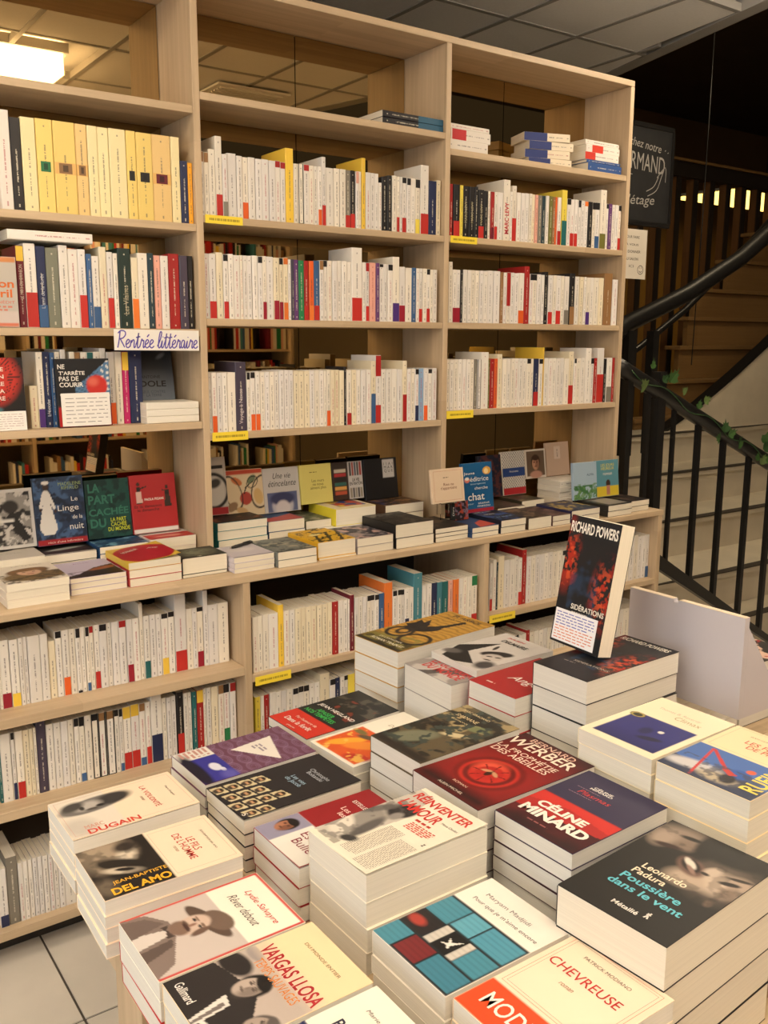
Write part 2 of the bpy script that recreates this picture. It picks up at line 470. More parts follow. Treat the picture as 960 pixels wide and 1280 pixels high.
def small_print(parent, x0, y0, x1, y1, n, col, z, seed=1, fill=0.55, name='small_print', bend=None):
    """rows of tiny words too small to read: bars, one mesh"""
    r = random.Random(seed)
    verts, faces = [], []
    lh = (y1 - y0) / n
    for i in range(n):
        yb = y1 - (i + 1) * lh + lh * 0.25; yt = yb + lh * fill
        x = x0; end = x1 if i < n - 1 else x0 + (x1 - x0) * r.uniform(0.4, 0.9)
        while x < end:
            w = min(r.uniform(0.5, 1.6) * lh * 1.8, end - x)
            b = len(verts)
            zz = z
            zb = (bend(np.array([x]))[0] + z if bend else z); zc = (bend(np.array([x + w]))[0] + z if bend else z)
            verts += [(x, yb, zb), (x + w, yb, zc), (x + w, yt, zc), (x, yt, zb)]
            faces.append((b, b + 1, b + 2, b + 3))
            x += w + lh * 0.55
    o = pydata(name, verts, faces, ink(col), parent)
    o['kind'] = 'stuff'
    return o

class Art:
    """a printed cover picture: colours worked out at the corners of a fine grid (u across, v up)"""
    def __init__(s, nu, nv, ar, bg):
        s.nu, s.nv, s.ar = nu, nv, ar
        u = np.linspace(0, 1, nu + 1); v = np.linspace(0, 1, nv + 1)
        s.U, s.V = np.meshgrid(u, v)
        s.c = np.zeros((nv + 1, nu + 1, 3)); s.c[:] = bg
    def mix(s, m, col):
        m = np.clip(m, 0, 1)[..., None]
        s.c = s.c * (1 - m) + np.array(col) * m
        return s
    def ell(s, cx, cy, rx, ry, col, rot=0, soft=0.25, a=1.0):
        x = s.U - cx; y = (s.V - cy) * s.ar
        r = math.radians(rot); x2 = x * math.cos(r) + y * math.sin(r); y2 = -x * math.sin(r) + y * math.cos(r)
        d = np.sqrt((x2 / rx) ** 2 + (y2 / ry) ** 2)
        return s.mix(a * np.clip((1 + soft / 2 - d) / max(soft, 1e-3), 0, 1), col)
    def ring(s, cx, cy, rx, ry, w, col, rot=0, a=1.0):
        x = s.U - cx; y = (s.V - cy) * s.ar
        r = math.radians(rot); x2 = x * math.cos(r) + y * math.sin(r); y2 = -x * math.sin(r) + y * math.cos(r)
        d = np.sqrt((x2 / rx) ** 2 + (y2 / ry) ** 2)
        return s.mix(a * np.clip(1.5 - np.abs(d - 1) / w, 0, 1), col)
    def rect(s, u0, v0, u1, v1, col, soft=0.012, a=1.0):
        m = np.clip((s.U - u0) / soft + 0.5, 0, 1) * np.clip((u1 - s.U) / soft + 0.5, 0, 1)
        sv = soft / s.ar
        m = m * np.clip((s.V - v0) / sv + 0.5, 0, 1) * np.clip((v1 - s.V) / sv + 0.5, 0, 1)
        return s.mix(m * a, col)
    def poly(s, pts, col, a=1.0):
        ins = np.zeros_like(s.U, bool); n = len(pts)
        for i in range(n):
            (x1, y1), (x2, y2) = pts[i], pts[(i + 1) % n]
            cond = ((y1 > s.V) != (y2 > s.V))
            xi = (x2 - x1) * (s.V - y1) / ((y2 - y1) if abs(y2 - y1) > 1e-9 else 1e-9) + x1
            ins ^= cond & (s.U < xi)
        return s.mix(ins.astype(float) * a, col)
    def noise(s, fu, fv, seed=0):
        r = np.random.RandomState(seed); g = r.rand(40, 40)
        x = (s.U * fu) % 39; y = (s.V * fv) % 39
        i, j = x.astype(int), y.astype(int); fx, fy = x - i, y - j
        fx = fx * fx * (3 - 2 * fx); fy = fy * fy * (3 - 2 * fy)
        i2, j2 = (i + 1) % 40, (j + 1) % 40
        return (g[j, i] * (1 - fx) + g[j, i2] * fx) * (1 - fy) + (g[j2, i] * (1 - fx) + g[j2, i2] * fx) * fy
    def fbm(s, f, seed=0):
        return 0.55 * s.noise(f, f * s.ar, seed) + 0.3 * s.noise(f * 2.1, f * 2.1 * s.ar, seed + 1) + 0.15 * s.noise(f * 4.3, f * 4.3 * s.ar, seed + 2)
    def blotch(s, f, seed, col, lo=0.5, hi=0.6, a=1.0, mask=None):
        m = np.clip((s.fbm(f, seed) - lo) / (hi - lo), 0, 1) * a
        if mask is not None: m = m * mask
        return s.mix(m, col)
    def region(s, u0, v0, u1, v1):
        return ((s.U >= u0) & (s.U <= u1) & (s.V >= v0) & (s.V <= v1)).astype(float)
    def face(s, cx, cy, r, rot=0, skin=(0.45, 0.4, 0.35), hair=(0.03, 0.03, 0.03), shade=(0.12, 0.1, 0.09), bald=False):
        """a small portrait: head, hair, eyes, nose, mouth; ROT turns it about its centre"""
        a = math.radians(rot)
        def at(dx, dy): return (cx + (dx * math.cos(a) - dy * math.sin(a)) * r, cy + (dx * math.sin(a) + dy * math.cos(a)) * r / s.ar)
        if not bald:
            x, y = at(0, 0.22); s.ell(x, y, r * 0.92, r * 1.08, hair, rot, 0.2)
        x, y = at(0, -0.05); s.ell(x, y, r * 0.72, r * 0.98, skin, rot, 0.15)
        x, y = at(0.40, -0.1); s.ell(x, y, r * 0.34, r * 0.8, shade, rot, 0.9, 0.65)
        for sx in (-0.28, 0.26):
            x, y = at(sx, 0.12); s.ell(x, y, r * 0.19, r * 0.085, shade, rot, 0.5)
            x, y = at(sx, 0.28); s.ell(x, y, r * 0.22, r * 0.05, shade, rot, 0.6, 0.8)
        x, y = at(0.05, -0.16); s.ell(x, y, r * 0.10, r * 0.22, shade, rot, 0.8, 0.55)
        x, y = at(0, -0.48); s.ell(x, y, r * 0.27, r * 0.08, shade, rot, 0.5, 0.9)
        if not bald:
            x, y = at(0, 0.78); s.ell(x, y, r * 0.74, r * 0.40, hair, rot, 0.3)
        return s

# ------------------------------------------------------------------ books
COVER_T = 0.0007
def cover_profile(W, T, lift, seg):
    t = COVER_T; e = min(0.0017, T * 0.14)
    h = W / 2
    top = []
    for k in range(seg + 1):
        f = k / seg
        x = -h + e + (W - e) * f
        top.append((x, T + lift * ((x + h) / W) ** 2.2))
    outer = [(h, 0), (-h + e, 0), (-h, e), (-h, T - e)] + top
    inner = [(h, t), (-h + e + t * .4, t), (-h + t, e + t * .4), (-h + t, T - e - t * .4)] + [(x + (t * .4 if i == 0 else 0), z - t) for i, (x, z) in enumerate(top)]
    return outer, inner
def book(name, W, H, T, matrix, color, label=None, group=None, lift=0.0, page=(0.74, 0.68, 0.56), spine_text=False, parent=None, cat='book', page_color=True):
    """one book in its own frame: x from spine to fore-edge, y up the cover, z from back to front cover"""
    seg = 6 if lift > 0 else 1
    outer, inner = cover_profile(W, T, lift, seg)
    n = len(outer)
    verts = [(x, 0, z) for x, z in outer] + [(x, 0, z) for x, z in inner] + [(x, H, z) for x, z in outer] + [(x, H, z) for x, z in inner]
    faces = []; uvs = []
    def add(f, uv=None):
        faces.append(f); uvs.append(uv or [(-1, -1)] * len(f))
    for i in range(n - 1):
        sp = (i == 2)
        add((i, 2 * n + i, 2 * n + i + 1, i + 1), [(0, 0), (0, 1), (1, 1), (1, 0)] if sp else None)
        add((n + i + 1, 3 * n + i + 1, 3 * n + i, n + i))
        add((i + 1, n + i + 1, n + i, i)[::-1] if False else (i, i + 1, n + i + 1, n + i))
        add((2 * n + i, 3 * n + i, 3 * n + i + 1, 2 * n + i + 1))
    add((0, n, 3 * n, 2 * n)); add((n - 1, 2 * n + n - 1, 3 * n + n - 1, n + n - 1))
    me = bpy.data.meshes.new(name)
    me.from_pydata(verts, [], faces)
    ul = me.uv_layers.new(name='UVMap')
    flat = [c for f in uvs for q in f for c in q]
    ul.data.foreach_set('uv', flat)
    me.update()
    o = link(name, me, cover_spine if spine_text else cover_plain)
    o.color = (*color, min(1.0, 0.013 / T))
    o.matrix_basis = matrix
    tag(o, label, cat, group)
    # page block
    pm = box_mesh(W - COVER_T - 0.0012, H - 0.001, T - 2 * COVER_T - 0.0001)
    p = link('page_block', pm, page_mat, o, ((COVER_T - 0.0002) / 2, H / 2, T / 2))
    j = rnd.uniform(0.94, 1.04)
    p.color = (page[0] * j, page[1] * j, page[2] * j, 1)
    o['dims'] = (W, H, T)
    return o
def bend_of(W, lift):
    if lift <= 0: return lambda px: np.zeros_like(px)
    return lambda px: lift * np.clip((px + W / 2) / W, 0, 1) ** 2.2
def print_cover(o, art, lift=0.0, name='cover_print'):
    W, H, T = o['dims']
    nu, nv = art.nu, art.nv
    ins = 0.0004
    X = -W / 2 + ins + art.U * (W - 2 * ins); Y = ins + art.V * (H - 2 * ins)
    Z = T + 0.0002 + bend_of(W, lift)(X)
    verts = np.stack([X.ravel(), Y.ravel(), Z.ravel()], 1)
    idx = np.arange((nu + 1) * (nv + 1)).reshape(nv + 1, nu + 1)
    f = np.stack([idx[:-1, :-1].ravel(), idx[:-1, 1:].ravel(), idx[1:, 1:].ravel(), idx[1:, :-1].ravel()], 1)
    me = bpy.data.meshes.new(name)
    me.vertices.add(len(verts)); me.vertices.foreach_set('co', verts.ravel())
    me.loops.add(f.size); me.loops.foreach_set('vertex_index', f.ravel().astype(np.int32))
    me.polygons.add(len(f)); me.polygons.foreach_set('loop_start', np.arange(0, f.size, 4, dtype=np.int32))
    me.update(calc_edges=True)
    ca = me.color_attributes.new('print', 'FLOAT_COLOR', 'POINT')
    rgba = np.ones((len(verts), 4), np.float32); rgba[:, :3] = np.clip(art.c.reshape(-1, 3) * 0.80, 0, 1)
    ca.data.foreach_set('color', rgba.ravel())
    if lift > 0: smooth(me)
    return link(name, me, cover_print, o)
class Cover:
    """helper to place lettering on a book's front by fractions of the cover"""
    def __init__(s, o, lift=0.0): s.o = o; s.W, s.H, s.T = o['dims']; s.b = bend_of(s.W, lift); s.lift = lift
    def text(s, txt, u, v, w, h, col, rot=0, shear=0.0, bold=0.0, name='lettering', dz=0.0):
        lettering(s.o, txt, ((u - 0.5) * s.W, v * s.H, s.T + 0.0006 + dz), w * s.W if w else None, h * s.W if h else None, col, math.radians(rot), shear, bold, name, s.b if s.lift > 0 else None)
    def bars(s, u0, v0, u1, v1, n, col, seed=1, fill=0.55):
        return small_print(s.o, (u0 - 0.5) * s.W, v0 * s.H, (u1 - 0.5) * s.W, v1 * s.H, n, col, s.T + 0.0005, seed, fill, bend=s.b if s.lift > 0 else None)
    def frame(s, u0, v0, u1, v1, w, col, name='printed_frame'):
        X = [(u0 - .5) * s.W, (u1 - .5) * s.W]; Y = [v0 * s.H, v1 * s.H]; z = s.T + 0.0005
        vs, fs = [], []
        for (a, b, c, d) in ((X[0], Y[0], X[1], Y[0] + w), (X[0], Y[1] - w, X[1], Y[1]), (X[0], Y[0], X[0] + w, Y[1]), (X[1] - w, Y[0], X[1], Y[1])):
            k = len(vs); vs += [(a, b, z), (c, b, z), (c, d, z), (a, d, z)]; fs.append((k, k + 1, k + 2, k + 3))
        me_verts = [(v[0], v[1], v[2] + float(s.b(np.array([v[0]]))[0])) for v in vs]
        return pydata(name, me_verts, fs, ink(col), s.o)

def M_flat(x, y, z, deg=0.0):          # lying, head towards +x as on the table
    return Matrix.Translation((x, y, z)) @ Matrix.Rotation(math.radians(-90 + deg), 4, 'Z')
def M_lie(x, y, z, deg=0.0):           # lying, head towards the wall (+y)
    return Matrix.Translation((x, y, z)) @ Matrix.Rotation(math.radians(deg), 4, 'Z')
def M_face(x, y, z, lean=12.0, turn=0.0):   # standing, cover towards -y, leaning back
    return Matrix.Translation((x, y, z)) @ Matrix.Rotation(math.radians(turn), 4, 'Z') @ Matrix.Rotation(math.radians(90 - lean), 4, 'X')
def M_shelf(x, y, z, W, tilt=0.0):     # standing on a shelf, spine towards -y, x is its left side
    m = Matrix(((0, 0, 1, x), (1, 0, 0, y + W / 2), (0, 1, 0, z), (0, 0, 0, 1)))
    if tilt: m = Matrix.Translation((x, y, z)) @ Matrix.Rotation(math.radians(tilt), 4, 'Y') @ Matrix.Translation((-x, -y, -z)) @ m
    return m
ORD = 'first second third fourth fifth sixth seventh eighth ninth tenth eleventh twelfth thirteenth fourteenth fifteenth sixteenth seventeenth eighteenth nineteenth'.split()
def ordinal(n):
    if n <= 19: return ORD[n - 1]
    tens = {2: 'twenty', 3: 'thirty', 4: 'forty', 5: 'fifty', 6: 'sixty'}[n // 10]
    if n % 10 == 0: return tens[:-1] + 'ieth'
    return tens + '-' + ORD[n % 10 - 1]

# ------------------------------------------------------------------ upper bookcase, three bays with bronze mirrors behind
BZ0, BZ1 = 0.912, 2.482
bookcase = empty('bookcase', (0.43, 0.11, BZ0), 'tall pale wooden bookcase with mirrored back standing on the long worktop', 'bookcase')
UP = [(-0.878, -0.858), (-0.020, 0.0), (0.838, 0.858), (1.70, 1.72)]
for a, b_ in UP: box('upright', a, b_, 0.0, 0.235, BZ0, BZ1 - 0.021, wood_z, bookcase, 0.0012)
box('top_panel', -0.878, 1.72, 0.0, 0.235, BZ1 - 0.0205, BZ1, wood_x, bookcase, 0.0012)
SH = {0: [2.138, 1.837, 1.558, 1.3034], 1: [2.1761, 1.862, 1.5873, 1.268], 2: [2.1317, 1.8644, 1.5878, 1.2975]}
BX = {0: (-0.858, -0.020), 1: (0.0, 0.838), 2: (0.858, 1.70)}
SHELF_T = 0.0195
shelves = {}
for b_, zs in SH.items():
    for k, z in enumerate(zs):
        s = box('shelf', BX[b_][0] + 0.0004, BX[b_][1] - 0.0004, 0.002, 0.218, z, z + SHELF_T, wood_x, bookcase, 0.001)
        shelves[(b_, k)] = s
box('backing_board', -0.876, 1.718, 0.2300, 0.2345, BZ0 + 0.001, BZ1 - 0.022, plain('dark_backing', (0.015, 0.01, 0.008), 0.8), bookcase)
for b_ in range(3):
    x0, x1 = BX[b_]
    cuts = [x0 + 0.001, (x0 + x1) / 2, x1 - 0.001] if b_ else [x0 + 0.001, x1 - 0.001]
    for c0, c1 in zip(cuts[:-1], cuts[1:]):
        box('mirror_pane', c0 + 0.0015, c1 - 0.0015, 0.2205, 0.2255, BZ0 + 0.002, BZ1 - 0.0225, mirror, bookcase)
def shelf_label(shelf, x0, x1, y, z0, z1, tilt=0.0):
    c = Vector(((x0 + x1) / 2, y, (z0 + z1) / 2))
    p = Vector((0, 0, 0)); q = shelf
    while q is not None: p += q.location; q = q.parent
    o = link('shelf_label', box_mesh(x1 - x0, 0.0012, z1 - z0), label_yellow, shelf, c - p)
    o.rotation_euler = (0, -tilt, 0)
    return o
LABELS_UP = [((1, 1), 0.006, 0.118, 1.8615, 1.8835), ((2, 1), 0.864, 0.977, 1.862, 1.884), ((1, 3), 0.007, 0.119, 1.265, 1.2905), ((2, 3), 0.859, 0.976, 1.290, 1.316)]
for (k, a, b_, c, d) in LABELS_UP:
    shelf_label(shelves[k], a, b_, 0.0008, c, d)

# ------------------------------------------------------------------ worktop and the lower bookcase
worktop = tag(box('worktop', -0.885, 1.790, -0.186, 0.255, 0.8926, 0.912, wood_x, None, 0.0015), 'long pale wooden worktop carrying rows of book stacks', 'worktop')
low = empty('low_bookcase', (0.45, 0.02, 0), 'pale wooden low bookcase under the long worktop', 'bookcase')
for a, b_ in ((-0.882, -0.860), (-0.001, 0.021), (0.878, 0.900), (1.762, 1.785)):
    box('upright', a, b_, -0.184, 0.23, 0.073, 0.8922, wood_z, low, 0.0012)
LOWSH = {'low_left': [(0.626, 0.025), (0.388, 0.025), (0.073, 0.025)], 'low_mid': [(0.600, 0.022), (0.345, 0.02), (0.073, 0.025)], 'low_right': [(0.622, 0.021), (0.340, 0.02), (0.073, 0.025)]}
LOWX = {'low_left': (-0.860, -0.001), 'low_mid': (0.021, 0.878), 'low_right': (0.900, 1.762)}
lowshelf = {}
for b_, zs in LOWSH.items():
    for k, (z, t) in enumerate(zs):
        lowshelf[(b_, k)] = box('shelf', LOWX[b_][0] + 0.0004, LOWX[b_][1] - 0.0004, -0.182, 0.2, z, z + t, wood_x, low, 0.0012)
box('back_panel', -0.880, 1.783, 0.2005, 0.212, 0.099, 0.892, plain('dark_back_panel', (0.05, 0.038, 0.028), 0.8), low)
box('plinth', -0.87, 1.775, -0.10, 0.2, 0.001, 0.0728, plain('dark_plinth', (0.03, 0.025, 0.02), 0.7), low)
for (k, a, b_, zc, tl) in ((('low_mid', 0), 0.030, 0.145, 0.6005, 0.0), (('low_right', 0), 0.908, 1.025, 0.627, 0.0)):
    shelf_label(lowshelf[k], a, b_, -0.1834, zc - 0.013, zc + 0.013, tl)
# ------------------------------------------------------------------ rows of upright books
# letters: colours; +n / -n height in mm over the row's; /X.f coloured foot of the spine; ^X.f coloured head
PAL = {'w': (0.76, 0.715, 0.65), 'c': (0.78, 0.69, 0.50), 'C': rgb(234, 200, 134), 'Y': rgb(235, 196, 70), 'y': rgb(232, 210, 80), 'r': rgb(164, 38, 36), 'R': rgb(188, 48, 42),
       'o': rgb(226, 120, 50), 'O': rgb(222, 96, 40), 'k': rgb(32, 29, 30), 'n': rgb(38, 46, 80), 'N': rgb(36, 58, 66), 'b': rgb(60, 94, 138), 'B': rgb(140, 168, 200), 't': rgb(70, 128, 140),
       'T': rgb(36, 98, 98), 'g': rgb(38, 122, 74), 'G': rgb(112, 110, 52), 'p': rgb(98, 58, 110), 'P': rgb(78, 50, 122), 'm': rgb(112, 30, 44), 'M': rgb(150, 32, 50), 's': rgb(226, 166, 148),
       'e': rgb(130, 124, 112), 'E': rgb(122, 124, 108), 'd': rgb(72, 64, 80), 'q': rgb(150, 112, 72), 'z': (0.74, 0.70, 0.64), 'j': rgb(238, 224, 172), 'J': rgb(236, 208, 120), 'a': rgb(236, 166, 40), 'v': rgb(34, 52, 46), 'h': rgb(190, 40, 104)}
CN = {'w': 'white', 'c': 'cream', 'C': 'apricot', 'Y': 'yellow', 'y': 'lemon yellow', 'r': 'red', 'R': 'red', 'o': 'orange', 'O': 'orange', 'k': 'black', 'n': 'navy', 'N': 'dark teal', 'b': 'blue', 'B': 'pale blue',
      't': 'blue-grey', 'T': 'teal', 'g': 'green', 'G': 'olive', 'p': 'purple', 'P': 'violet', 'm': 'maroon', 'M': 'crimson', 's': 'salmon', 'e': 'grey', 'E': 'grey-green', 'd': 'dark grey', 'q': 'tan', 'z': 'white black-edged', 'j': 'pale cream', 'J': 'pale yellow', 'a': 'amber', 'v': 'dark green', 'h': 'magenta'}
ROWNAME = {'left_b': ('tall left bay, top book row', 'paperback_novel'), 'left_c': ('tall left bay, middle book row', 'paperback_novel'), 'left_d': ('tall left bay, lowest book row', 'paperback_novel'),
           'mid_b': ('tall middle bay, top book row', 'pocket_paperback'), 'mid_c': ('tall middle bay, middle book row', 'pocket_paperback'), 'mid_d': ('tall middle bay, lowest book row', 'pocket_paperback'),
           'right_b': ('tall right bay, top book row', 'pocket_paperback'), 'right_c': ('tall right bay, middle book row', 'pocket_paperback'), 'right_d': ('tall right bay, lowest book row', 'pocket_paperback'),
           'low_left_a': ('low left bay, top row', 'shelf_paperback'), 'low_left_b': ('low left bay, second row', 'shelf_paperback'), 'low_left_c': ('low left bay, bottom row', 'shelf_paperback'),
           'low_mid_a': ('low middle bay, top row', 'shelf_paperback'), 'low_mid_b': ('low middle bay, second row', 'shelf_paperback'),
           'low_right_a': ('low right bay, top row', 'shelf_paperback'), 'low_right_b': ('low right bay, second row', 'shelf_paperback')}
ROWS = [
    ("left_b", 0.012, 1.857, 217, 155, "-516,29.3,w+10 -487,25.3,k-4 -462,34.3,j -427,40.8,J:g -386,54.1,J:q -332,29.9,C:q -302,25.7,j -277,29.9,j -247,44.6,j -202,25.9,J:k -176,42.6,J:k -134,52.4,C:m -81,24.9,j -56,21.7,n-58 -35,17.3,a-60"),
    ("left_c", 0.020, 1.578, 196, 140, "-491,19.1,m^Y.18 -472,29.1,w+8/R.42 -443,24.2,n+2/b.28 -419,31.7,E -387,23.1,w+8 -364,25.4,w -339,20.6,w/R.42 -318,13.5,b-10 -305,19.8,w-14/b.3 -285,19.0,c+10 -266,17.0,w-2/R.4 -249,12.8,w-5 -236,34.6,v+8 -201,18.6,c-12/o.42 -183,27.7,w -155,16.8,N -138,19.2,s-5 -119,21.6,w-4 -97,31.1,r+2 -66,24.5,d-2 -42,16.5,k"),
    ("left_d", 0.055, 1.323, 193, 140, "-471,20.9,c-85 -450,17.1,w/P.25 -433,18.3,n -415,12.3,b -403,14.4,w -388,14.5,w+8 -365,14.7,w -351,14.8,q -336,17.0,w -319,17.1,w^T.35 -302,17.3,w -285,17.4,w+10 -267,21.9,w/O.3 -245,19.9,w -225,19.0,h^Y.25 -206,37.3,n+6"),
    ("mid_b", 0.012, 1.882, 165, 108, "1,10.5,w^q.15 12,14.1,w^q.15 26,20.1,w+8 46,20.3,w+45/R.28 66,15.7,w/e.25 82,28.0,w+4 110,17.2,w 127,18.6,w/O.27 145,21.2,w 167,20.2,w 187,22.9,w 210,20.6,w 230,16.8,w^r.1 247,17.0,w^r.1 264,26.3,Y+40 290,15.9,w 306,16.1,z 323,18.9,w^r.1 341,16.3,w 358,13.7,w 371,13.7,w/O.27 385,13.8,w+28/R.3 399,27.9,w 427,19.7,w 447,21.3,w 468,18.6,e/R.22 486,17.3,k/R.25 504,11.6,w^s.2 515,10.2,w 526,14.7,Y+40 540,17.7,w 558,16.3,w 574,14.9,w 589,12.0,w-25 601,21.2,k-5 622,16.8,k 639,16.9,w 656,12.3,w/R.27 668,10.9,w 679,17.1,w^k.1/R.27 696,15.7,w^k.12 712,19.0,w 731,19.1,w^k.15/y.27 750,32.2,w+45/R.3 782,32.6,n 815,18.1,c+4"),
    ("mid_c", 0.012, 1.607, 176, 108, "2,15.6,w 17,21.7,w/R.27 39,20.7,c+3 60,16.0,w^k.1/R.27 76,16.1,w 92,19.9,w 112,10.0,w 122,12.6,w 134,15.2,w 150,17.9,w 168,15.4,w^k.1 183,12.9,w/M.28 196,23.5,w 219,18.4,c/M.31 238,13.3,c^k.1/M.29 251,16.0,c^o.1/o.28 267,10.7,w-4 278,9.4,d-4 287,14.9,p-4 302,19.1,g-4 321,16.5,r-4/R.25 338,16.6,O-4/o.25 354,19.5,b-4/R.25 374,14.0,w^q.15 388,14.1,w^k.1 402,17.0,w 419,17.2,w 436,17.3,w 453,17.4,w 471,17.5,w 488,38.4,w+42/R.32 527,13.4,w 540,13.5,w^r.14/R.26 554,24.2,s 578,15.2,p 593,15.3,w^k.05 608,15.4,w 624,18.6,w^k.1 642,26.6,w+22/P.29 669,23.7,w-5/M.3 693,25.5,w-7 718,17.7,b-7 736,13.0,w-8 749,14.7,w-8/R.25 764,14.7,w-8 778,14.8,w-8^k.1/R.26 793,13.2,w-8 806,16.6,w-8"),
    ("mid_d", 0.012, 1.288, 170, 108, "4,9.8,w 14,16.0,w/O.28 30,17.4,w 47,16.3,w 64,26.5,w 90,34.6,d+28 125,11.6,w^k.12 136,15.6,w^k.1/O.28 152,15.7,w/O.28 168,15.8,w 183,15.9,w 199,16.0,w 215,16.1,w 231,16.2,w+3 248,16.3,w+3 264,16.5,w+3 281,16.6,c 297,19.5,c 317,19.6,c 336,17.0,w 353,17.1,w 370,17.2,w 387,8.6,w 396,14.5,w/O.28 410,14.5,c 425,17.6,c 443,17.7,c 460,8.9,k+10 469,17.9,w/r.22 487,18.0,c 505,18.1,w 523,18.3,w 542,18.4,w 560,18.5,c+28/b.48 578,21.8,w+45^r.3/R.27 600,18.8,w 619,22.1,w 641,22.3,w 664,20.9,w 684,17.8,c+25/r.45 702,16.3,w 719,16.4,w 735,14.9,w^k.1/n.3 750,21.6,B 771,16.7,w/O.29 788,16.8,w^k.08 805,20.3,w"),
    ("right_b", 0.012, 1.884, 162, 108, "871,13.4,r 885,27.1,k/R.3 912,13.6,y 925,27.5,k 953,24.3,k 977,14.0,k 991,24.6,k-8/R.25 1016,17.7,k-8 1033,12.5,w-8 1046,16.1,r-8/m.25 1062,14.4,w-8/R.28 1076,25.4,w-8 1102,31.2,w+35 1133,11.1,w 1144,20.4,w+20/R.42 1164,18.7,w 1183,18.8,w 1202,19.0,w 1221,15.3,w 1236,15.4,c 1252,15.4,s 1267,19.4,e 1286,15.6,N 1302,15.7,w 1318,17.8,G 1336,13.9,q 1349,12.0,O 1361,18.1,w/r.3 1380,26.3,y+28/T.45 1406,20.4,w^k.12 1426,20.5,w/R.28 1447,18.6,w/R.28 1465,14.5,w^k.15 1480,18.8,w 1499,18.9,w^o.1 1518,21.2,k 1539,17.1,w^k.15 1556,23.6,w^k.15/b.27 1579,32.5,w+45/G.26 1612,13.1,w^k.1 1625,19.8,p 1645,17.7,w 1662,17.8,w 1680,15.6,w^k.12/R.27"),
    ("right_c", 0.012, 1.608, 171, 108, "870,17.0,w+24 887,17.2,w/M.28 904,17.3,w/M.28 922,10.4,k 932,17.4,w 950,17.6,w 967,17.7,w 985,17.8,w 1003,17.9,w 1020,19.8,w 1040,27.3,w+2 1068,29.4,w+2 1097,14.8,q 1112,14.9,w 1127,18.7,w^r.65 1145,18.9,w 1164,20.9,w 1185,26.8,w/O.26 1212,25.1,r+25 1237,15.6,w^k.12 1253,19.6,w^k.12 1272,19.7,w 1292,15.9,w 1308,20.0,k+10 1328,22.1,w/R.25 1350,18.2,w 1368,24.5,w/R.28 1393,16.4,w 1409,24.8,w/e.3 1440,25.1,k+12/q.35 1465,23.2,w 1488,21.2,c 1510,12.8,w 1522,21.5,w/P.27 1544,21.6,w 1565,26.2,w 1592,26.4,c 1622,44.6,q+18 1667,29.3,w-3"),
    ("right_d", 0.012, 1.317, 169, 108, "868,13.8,w 881,17.4,w 899,19.3,w 918,17.6,w 936,17.8,w 954,17.9,w 971,18.0,w 989,14.5,e 1004,14.5,z 1018,34.9,w+24 1053,7.4,G 1061,20.4,r 1081,15.0,O 1096,22.6,c+16 1119,19.0,w 1138,19.1,w 1157,19.2,w 1176,19.3,w 1195,19.5,w 1215,19.6,w 1234,19.7,w^k.1 1254,15.9,w 1270,24.0,n/R.3 1294,20.1,w^k.1 1314,8.1,Y+38 1322,20.3,w 1342,20.5,w 1363,20.6,w 1383,20.8,w 1404,20.9,w 1425,25.3,w 1450,25.5,c+24/R.36 1476,12.8,w^k.1 1489,23.7,w 1512,23.8,w 1536,30.6,w+36 1567,17.6,w^k.12 1585,17.7,r 1602,38.0,w+36/R.52 1640,15.8,k-5 1656,29.6,w/e.35 1686,29.8,r"),
    ("low_left_a", -0.115, 0.651, 174, 108, "-631,5.6,w -626,22.5,w/M.22 -603,20.9,w/Y.2 -582,11.5,w -571,10.6,w -560,30.1,w -530,19.7,w -510,17.9,c-22 -492,16.0,w^k.1 -476,18.2,w/O.28 -458,16.3,w -442,12.3,w^k.14/k.04 -430,12.4,w -417,10.4,w^k.14/b.13 -407,11.5,w^r.1 -395,14.7,w/R.27 -381,20.1,w^k.1 -361,12.8,w -348,19.3,w -329,19.5,w^r.1 -309,17.5,w/M.28 -292,18.7,w -273,11.1,w+38 -262,16.8,w/T.28 -245,18.0,w -227,14.7,w -212,19.4,w^k.08/Y.27 -193,18.4,w^k.08 -174,33.8,w+45/R.27 -140,17.7,w -123,14.3,w -109,19.2,w^k.07/M.26 -89,14.5,w+42 -75,29.2,w -46,32.1,w"),
    ("low_left_b", -0.130, 0.413, 178, 108, "-651,7.5,T-20 -644,24.7,w -619,9.6,w^k.1/n.25 -609,19.3,w/R.25 -590,15.6,c -575,9.8,c -565,7.9,w -557,23.8,d+18 -533,18.0,w -515,18.2,w -497,18.3,w -479,14.4,w -464,13.4,w^k.12 -451,14.6,w^k.14/b.13 -436,17.8,w -419,18.0,z^k.1 -401,19.2,z^q.12 -381,22.6,z^q.12 -359,13.0,w^k.1 -346,10.9,w^k.12/b.13 -335,22.0,w^Y.18/R.27 -313,23.3,w^Y.18/R.27 -290,16.8,w^q.12/b.13 -273,14.7,w/R.28 -258,32.0,w+42/n.38 -226,12.7,w -213,13.9,w -200,15.2,w -184,20.0,k+8/R.35 -164,13.0,w -151,11.9,w -139,14.4,T -125,20.5,r^Y.2 -105,8.5,w -96,14.7,w -81,20.9,c -60,17.4,w^q.14 -43,18.8,w^k.14/g.25 -24,18.9,w^r.14"),
    ("low_left_c", -0.160, 0.098, 160, 108, "-680,20.9,w/n.2 -659,27.9,e+22 -631,12.6,w~r -619,11.7,w~r -607,11.8,w~r -595,11.9,w~r -583,11.9,w~r -571,14.0,w~r -557,12.1,w~r -545,12.2,w~r -533,14.3,w~r -519,28.9,w"),
